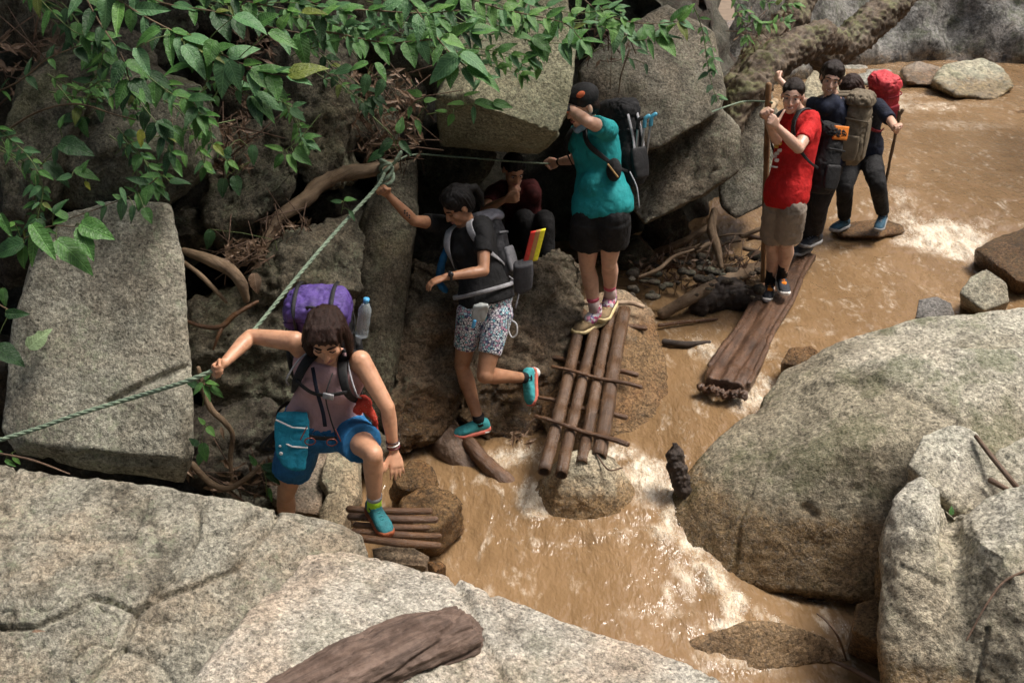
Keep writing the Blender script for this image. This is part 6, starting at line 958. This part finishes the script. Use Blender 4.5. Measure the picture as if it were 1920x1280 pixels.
plant('bright leafy branch at the top right of the roof block', [([(1080, -15, 6.2), (1120, 20, 6.1), (1170, 40, 6.0), (1225, 45, 6.0), (1270, 40, 6.0)], .005, 26, 44, [G, Lt, B_, G]), ([(1120, 10, 6.2), (1155, 45, 6.1), (1185, 75, 6.05), (1235, 70, 6.0)], .004, 28, 44, [G, B_, Lt], [(1165, 80, -80, 40, B_), (1215, 75, -70, 40, G)]), ([(1090, 110, 6.3), (1140, 85, 6.2), (1190, 75, 6.1)], .003, 0, 0, [G], [(1100, 75, -120, 40, Dk)])])
plant('small leafed creeper hanging on the huge dark boulder', [([(1300, 10, 7.5), (1318, 60, 7.45), (1325, 110, 7.4), (1335, 160, 7.4), (1345, 185, 7.4)], .004, 22, 22, [B_, Dk, G]), ([(1325, 60, 7.5), (1335, 90, 7.45), (1338, 130, 7.4)], .003, 22, 20, [B_, G]), ([(1180, 95, 7.3), (1165, 140, 7.2), (1160, 175, 7.2)], .008, 0, 0, [Dk], [(1180, 110, -60, 26, B_), (1210, 120, -80, 22, Dk), (1195, 95, -20, 26, B_)])], name='creeper', catg='creeper')
plant('feathery fern frond behind the huge dark boulder', [([(1375, -10, 8.8), (1400, 25, 8.7), (1430, 45, 8.7), (1470, 40, 8.7)], .003, 12, 22, [Lt, G]), ([(1380, 20, 8.8), (1395, 45, 8.8), (1400, 70, 8.8)], .003, 12, 20, [Lt, G]), ([(1420, 0, 8.8), (1460, 10, 8.8), (1490, 8, 8.8)], .003, 12, 18, [Lt, G])], name='fern', catg='fern')
plant('small sapling growing in the cleft beside the climbing hand', [([(380, 760, 4.6), (384, 735, 4.55), (380, 715, 4.52)], .003, 0, 0, [G], [(380, 718, -130, 36, G), (382, 722, -60, 42, G), (385, 716, -10, 34, Lt), (370, 722, 160, 30, Dk), (395, 725, -35, 36, G), (385, 712, 70, 28, G)])], name='sapling', catg='seedling')
plant('tiny seedling on the shaded side of the big upright rock', [([(376, 860, 4.5), (378, 825, 4.48), (384, 795, 4.46)], .0025, 0, 0, [G], [(384, 795, 130, 22, Lt), (388, 800, -45, 28, Lt), (380, 830, -80, 46, G), (372, 835, 140, 30, Dk), (378, 850, -110, 30, G)])], name='sapling', catg='seedling')
plant('dark leaved seedling against the knee of the pink top hiker', [([(500, 930, 4.5), (498, 895, 4.5), (488, 870, 4.5)], .003, 0, 0, [Dk], [(480, 872, 120, 30, G), (492, 872, -25, 42, Dk), (500, 885, -35, 42, Dk), (505, 915, -80, 34, G), (495, 880, 30, 36, G)])], name='sapling', catg='seedling')
plant('small weed in the corner where the rope leaves the frame', [([(10, 860, 4.35), (20, 850, 4.3), (30, 845, 4.3)], .0025, 0, 0, [G], [(10, 862, -30, 30, G), (25, 855, -50, 24, Lt), (5, 850, 170, 30, G)])], name='sapling', catg='seedling')
plant('little sprouts beside the curved root in the middle', [([(640, 400, 5.5), (645, 375, 5.5)], .0025, 0, 0, [G], [(645, 375, 10, 26, G), (640, 380, 160, 26, Dk), (655, 395, -60, 26, Dk)]), ([(520, 470, 5.4), (515, 450, 5.4)], .0025, 0, 0, [Dk], [(395, 430, -95, 44, Dk)])], name='sapling', catg='seedling')
o = put_leaf(None, P(1783, 965, 4.05), 80, .045, G, 3, 0., CTO); tag(o, 'lone green leaf poking from the cleft of the corner rock', 'leaf')
o = put_leaf(None, P(477, 512, 5.2), -85, .12, 6, 3, 0., CTO); tag(o, 'large pale dead leaf hanging beside the arching root', 'dead leaf')
o = put_leaf(None, P(415, 800, 4.7), -80, .07, 6, 5, 0., CTO); tag(o, 'narrow tan dead leaf hanging on the low cracked rock', 'dead leaf')
o = put_leaf(None, P(60, 1184, 3.0), 10, .05, 6, 5, 0., V(0, -.3, 1)); tag(o, 'small yellowish dead leaf on the big corner slab', 'dead leaf')
# leaf litter and bare twigs caught in the gullies: nobody could count them
mb = MB(); tw = MB(); q = random.Random(3)
for (x0, x1, y0, y1, D, n) in [(380, 470, 230, 330, 5.75, 90), (440, 520, 60, 250, 6.1, 90), (660, 790, 130, 300, 6.15, 190), (480, 580, 410, 450, 5.62, 60), (420, 500, 450, 500, 5.35, 60), (350, 520, 860, 930, 4.72, 50), (0, 120, 60, 180, 5.6, 60), (880, 1010, 60, 130, 6.75, 0), (1000, 1180, 20, 120, 7.4, 50), (1180, 1420, 470, 540, 7.7, 130), (950, 1000, 810, 840, 5.55, 14), (1380, 1480, 20, 110, 9.6, 60)]:
    for _ in range(n):
        x, y = q.uniform(x0, x1), q.uniform(y0, y1); c = P(x, y, D + q.uniform(-.1, .15)); a = q.uniform(0, 6.3); L = q.uniform(.02, .055); d = nz(V(math.cos(a), q.uniform(-.5, .5), math.sin(a))); w = nz(np.cross(d, V(q.uniform(-.6, .6), -1, q.uniform(0, 1)))) * L * q.uniform(.15, .35); m = np.cross(d, w) * .25
        mb.add([c - d * L, c + w - m, c + d * L, c - w - m], [(0, 1, 2), (0, 2, 3)])
        if q.random() < .25: L2 = q.uniform(.06, .28); tw.tube([c - d * L2, c + V(0, 0, q.uniform(-.02, .02)), c + d * L2], q.uniform(.002, .005), 5, rnd=False)
kind(build('leaf_litter', mb, LM[6], origin=(0, 5, 1), smooth=False), 'stuff', 'dead leaves caught between the rocks'); kind(build('bare_twigs', tw, TWIG, origin=(0, 5, 1)), 'stuff', 'fine bare twigs caught between the rocks')
mb = MB(); q = random.Random(9)                      # gravel by the undercut and the wet shore
for _ in range(70):
    x, y = q.uniform(1180, 1430), q.uniform(478, 560); c = P(x, y, 7.05 + (555 - y) / 80 * .95); r = q.uniform(.012, .06); mb.ell(c, (r, r * q.uniform(.6, 1), r * q.uniform(.4, .8)), n=7)
kind(build('gravel', mb, GD, origin=(1, 8, 0), disp=lambda c, n: n * (.02 * fbm(c * 20, 2))[:, None]), 'stuff', 'stones and gravel under the undercut boulder')
# the crowns overhead (all of it above the frame) that shade the left bank
mb = MB(); q = random.Random(21)
for _ in range(11000):
    x, y = q.uniform(-9, 2.6), q.uniform(3.6, 13); z = q.uniform(4.4, 7.0)
    if y < 4.55 + .5 * max(x + 3, 0) + .5 * math.sin(x * 2.3): continue
    a = q.uniform(0, 6.3); s = q.uniform(.12, .3); u = nz(V(math.cos(a), math.sin(a), q.uniform(-.4, .4))); v = nz(np.cross(u, V(q.uniform(-.5, .5), q.uniform(-.5, .5), 1)))
    c = V(x, y, z); mb.add([c - u * s, c - v * s * .5, c + u * s, c + v * s * .5], [(0, 1, 2, 3)])
for _ in range(15000):                             # unseen leaves added right, behind and above the camera to block sky light
    k_ = q.random()
    if k_ < .35: c = V(q.uniform(-9, 9), q.uniform(-6, -2.2), q.uniform(.5, 8.5))
    elif k_ < .7: c = V(q.uniform(-9, 7), q.uniform(-6, 1.6), q.uniform(6.5, 9))
    else: c = V(q.uniform(8.5, 12), q.uniform(-4, 12), q.uniform(1.5, 7.))
    a = q.uniform(0, 6.3); s = q.uniform(.2, .42); u = nz(V(math.cos(a), math.sin(a), q.uniform(-.4, .4))); v = nz(np.cross(u, V(q.uniform(-.5, .5), q.uniform(-.5, .5), 1)))
    mb.add([c - u * s, c - v * s * .5, c + u * s, c + v * s * .5], [(0, 1, 2, 3)])
kind(build('shading_canopy', mb, LM[0], origin=(-3, 9, 5)), 'stuff', 'unseen leafy crowns added around the gorge to shade it')
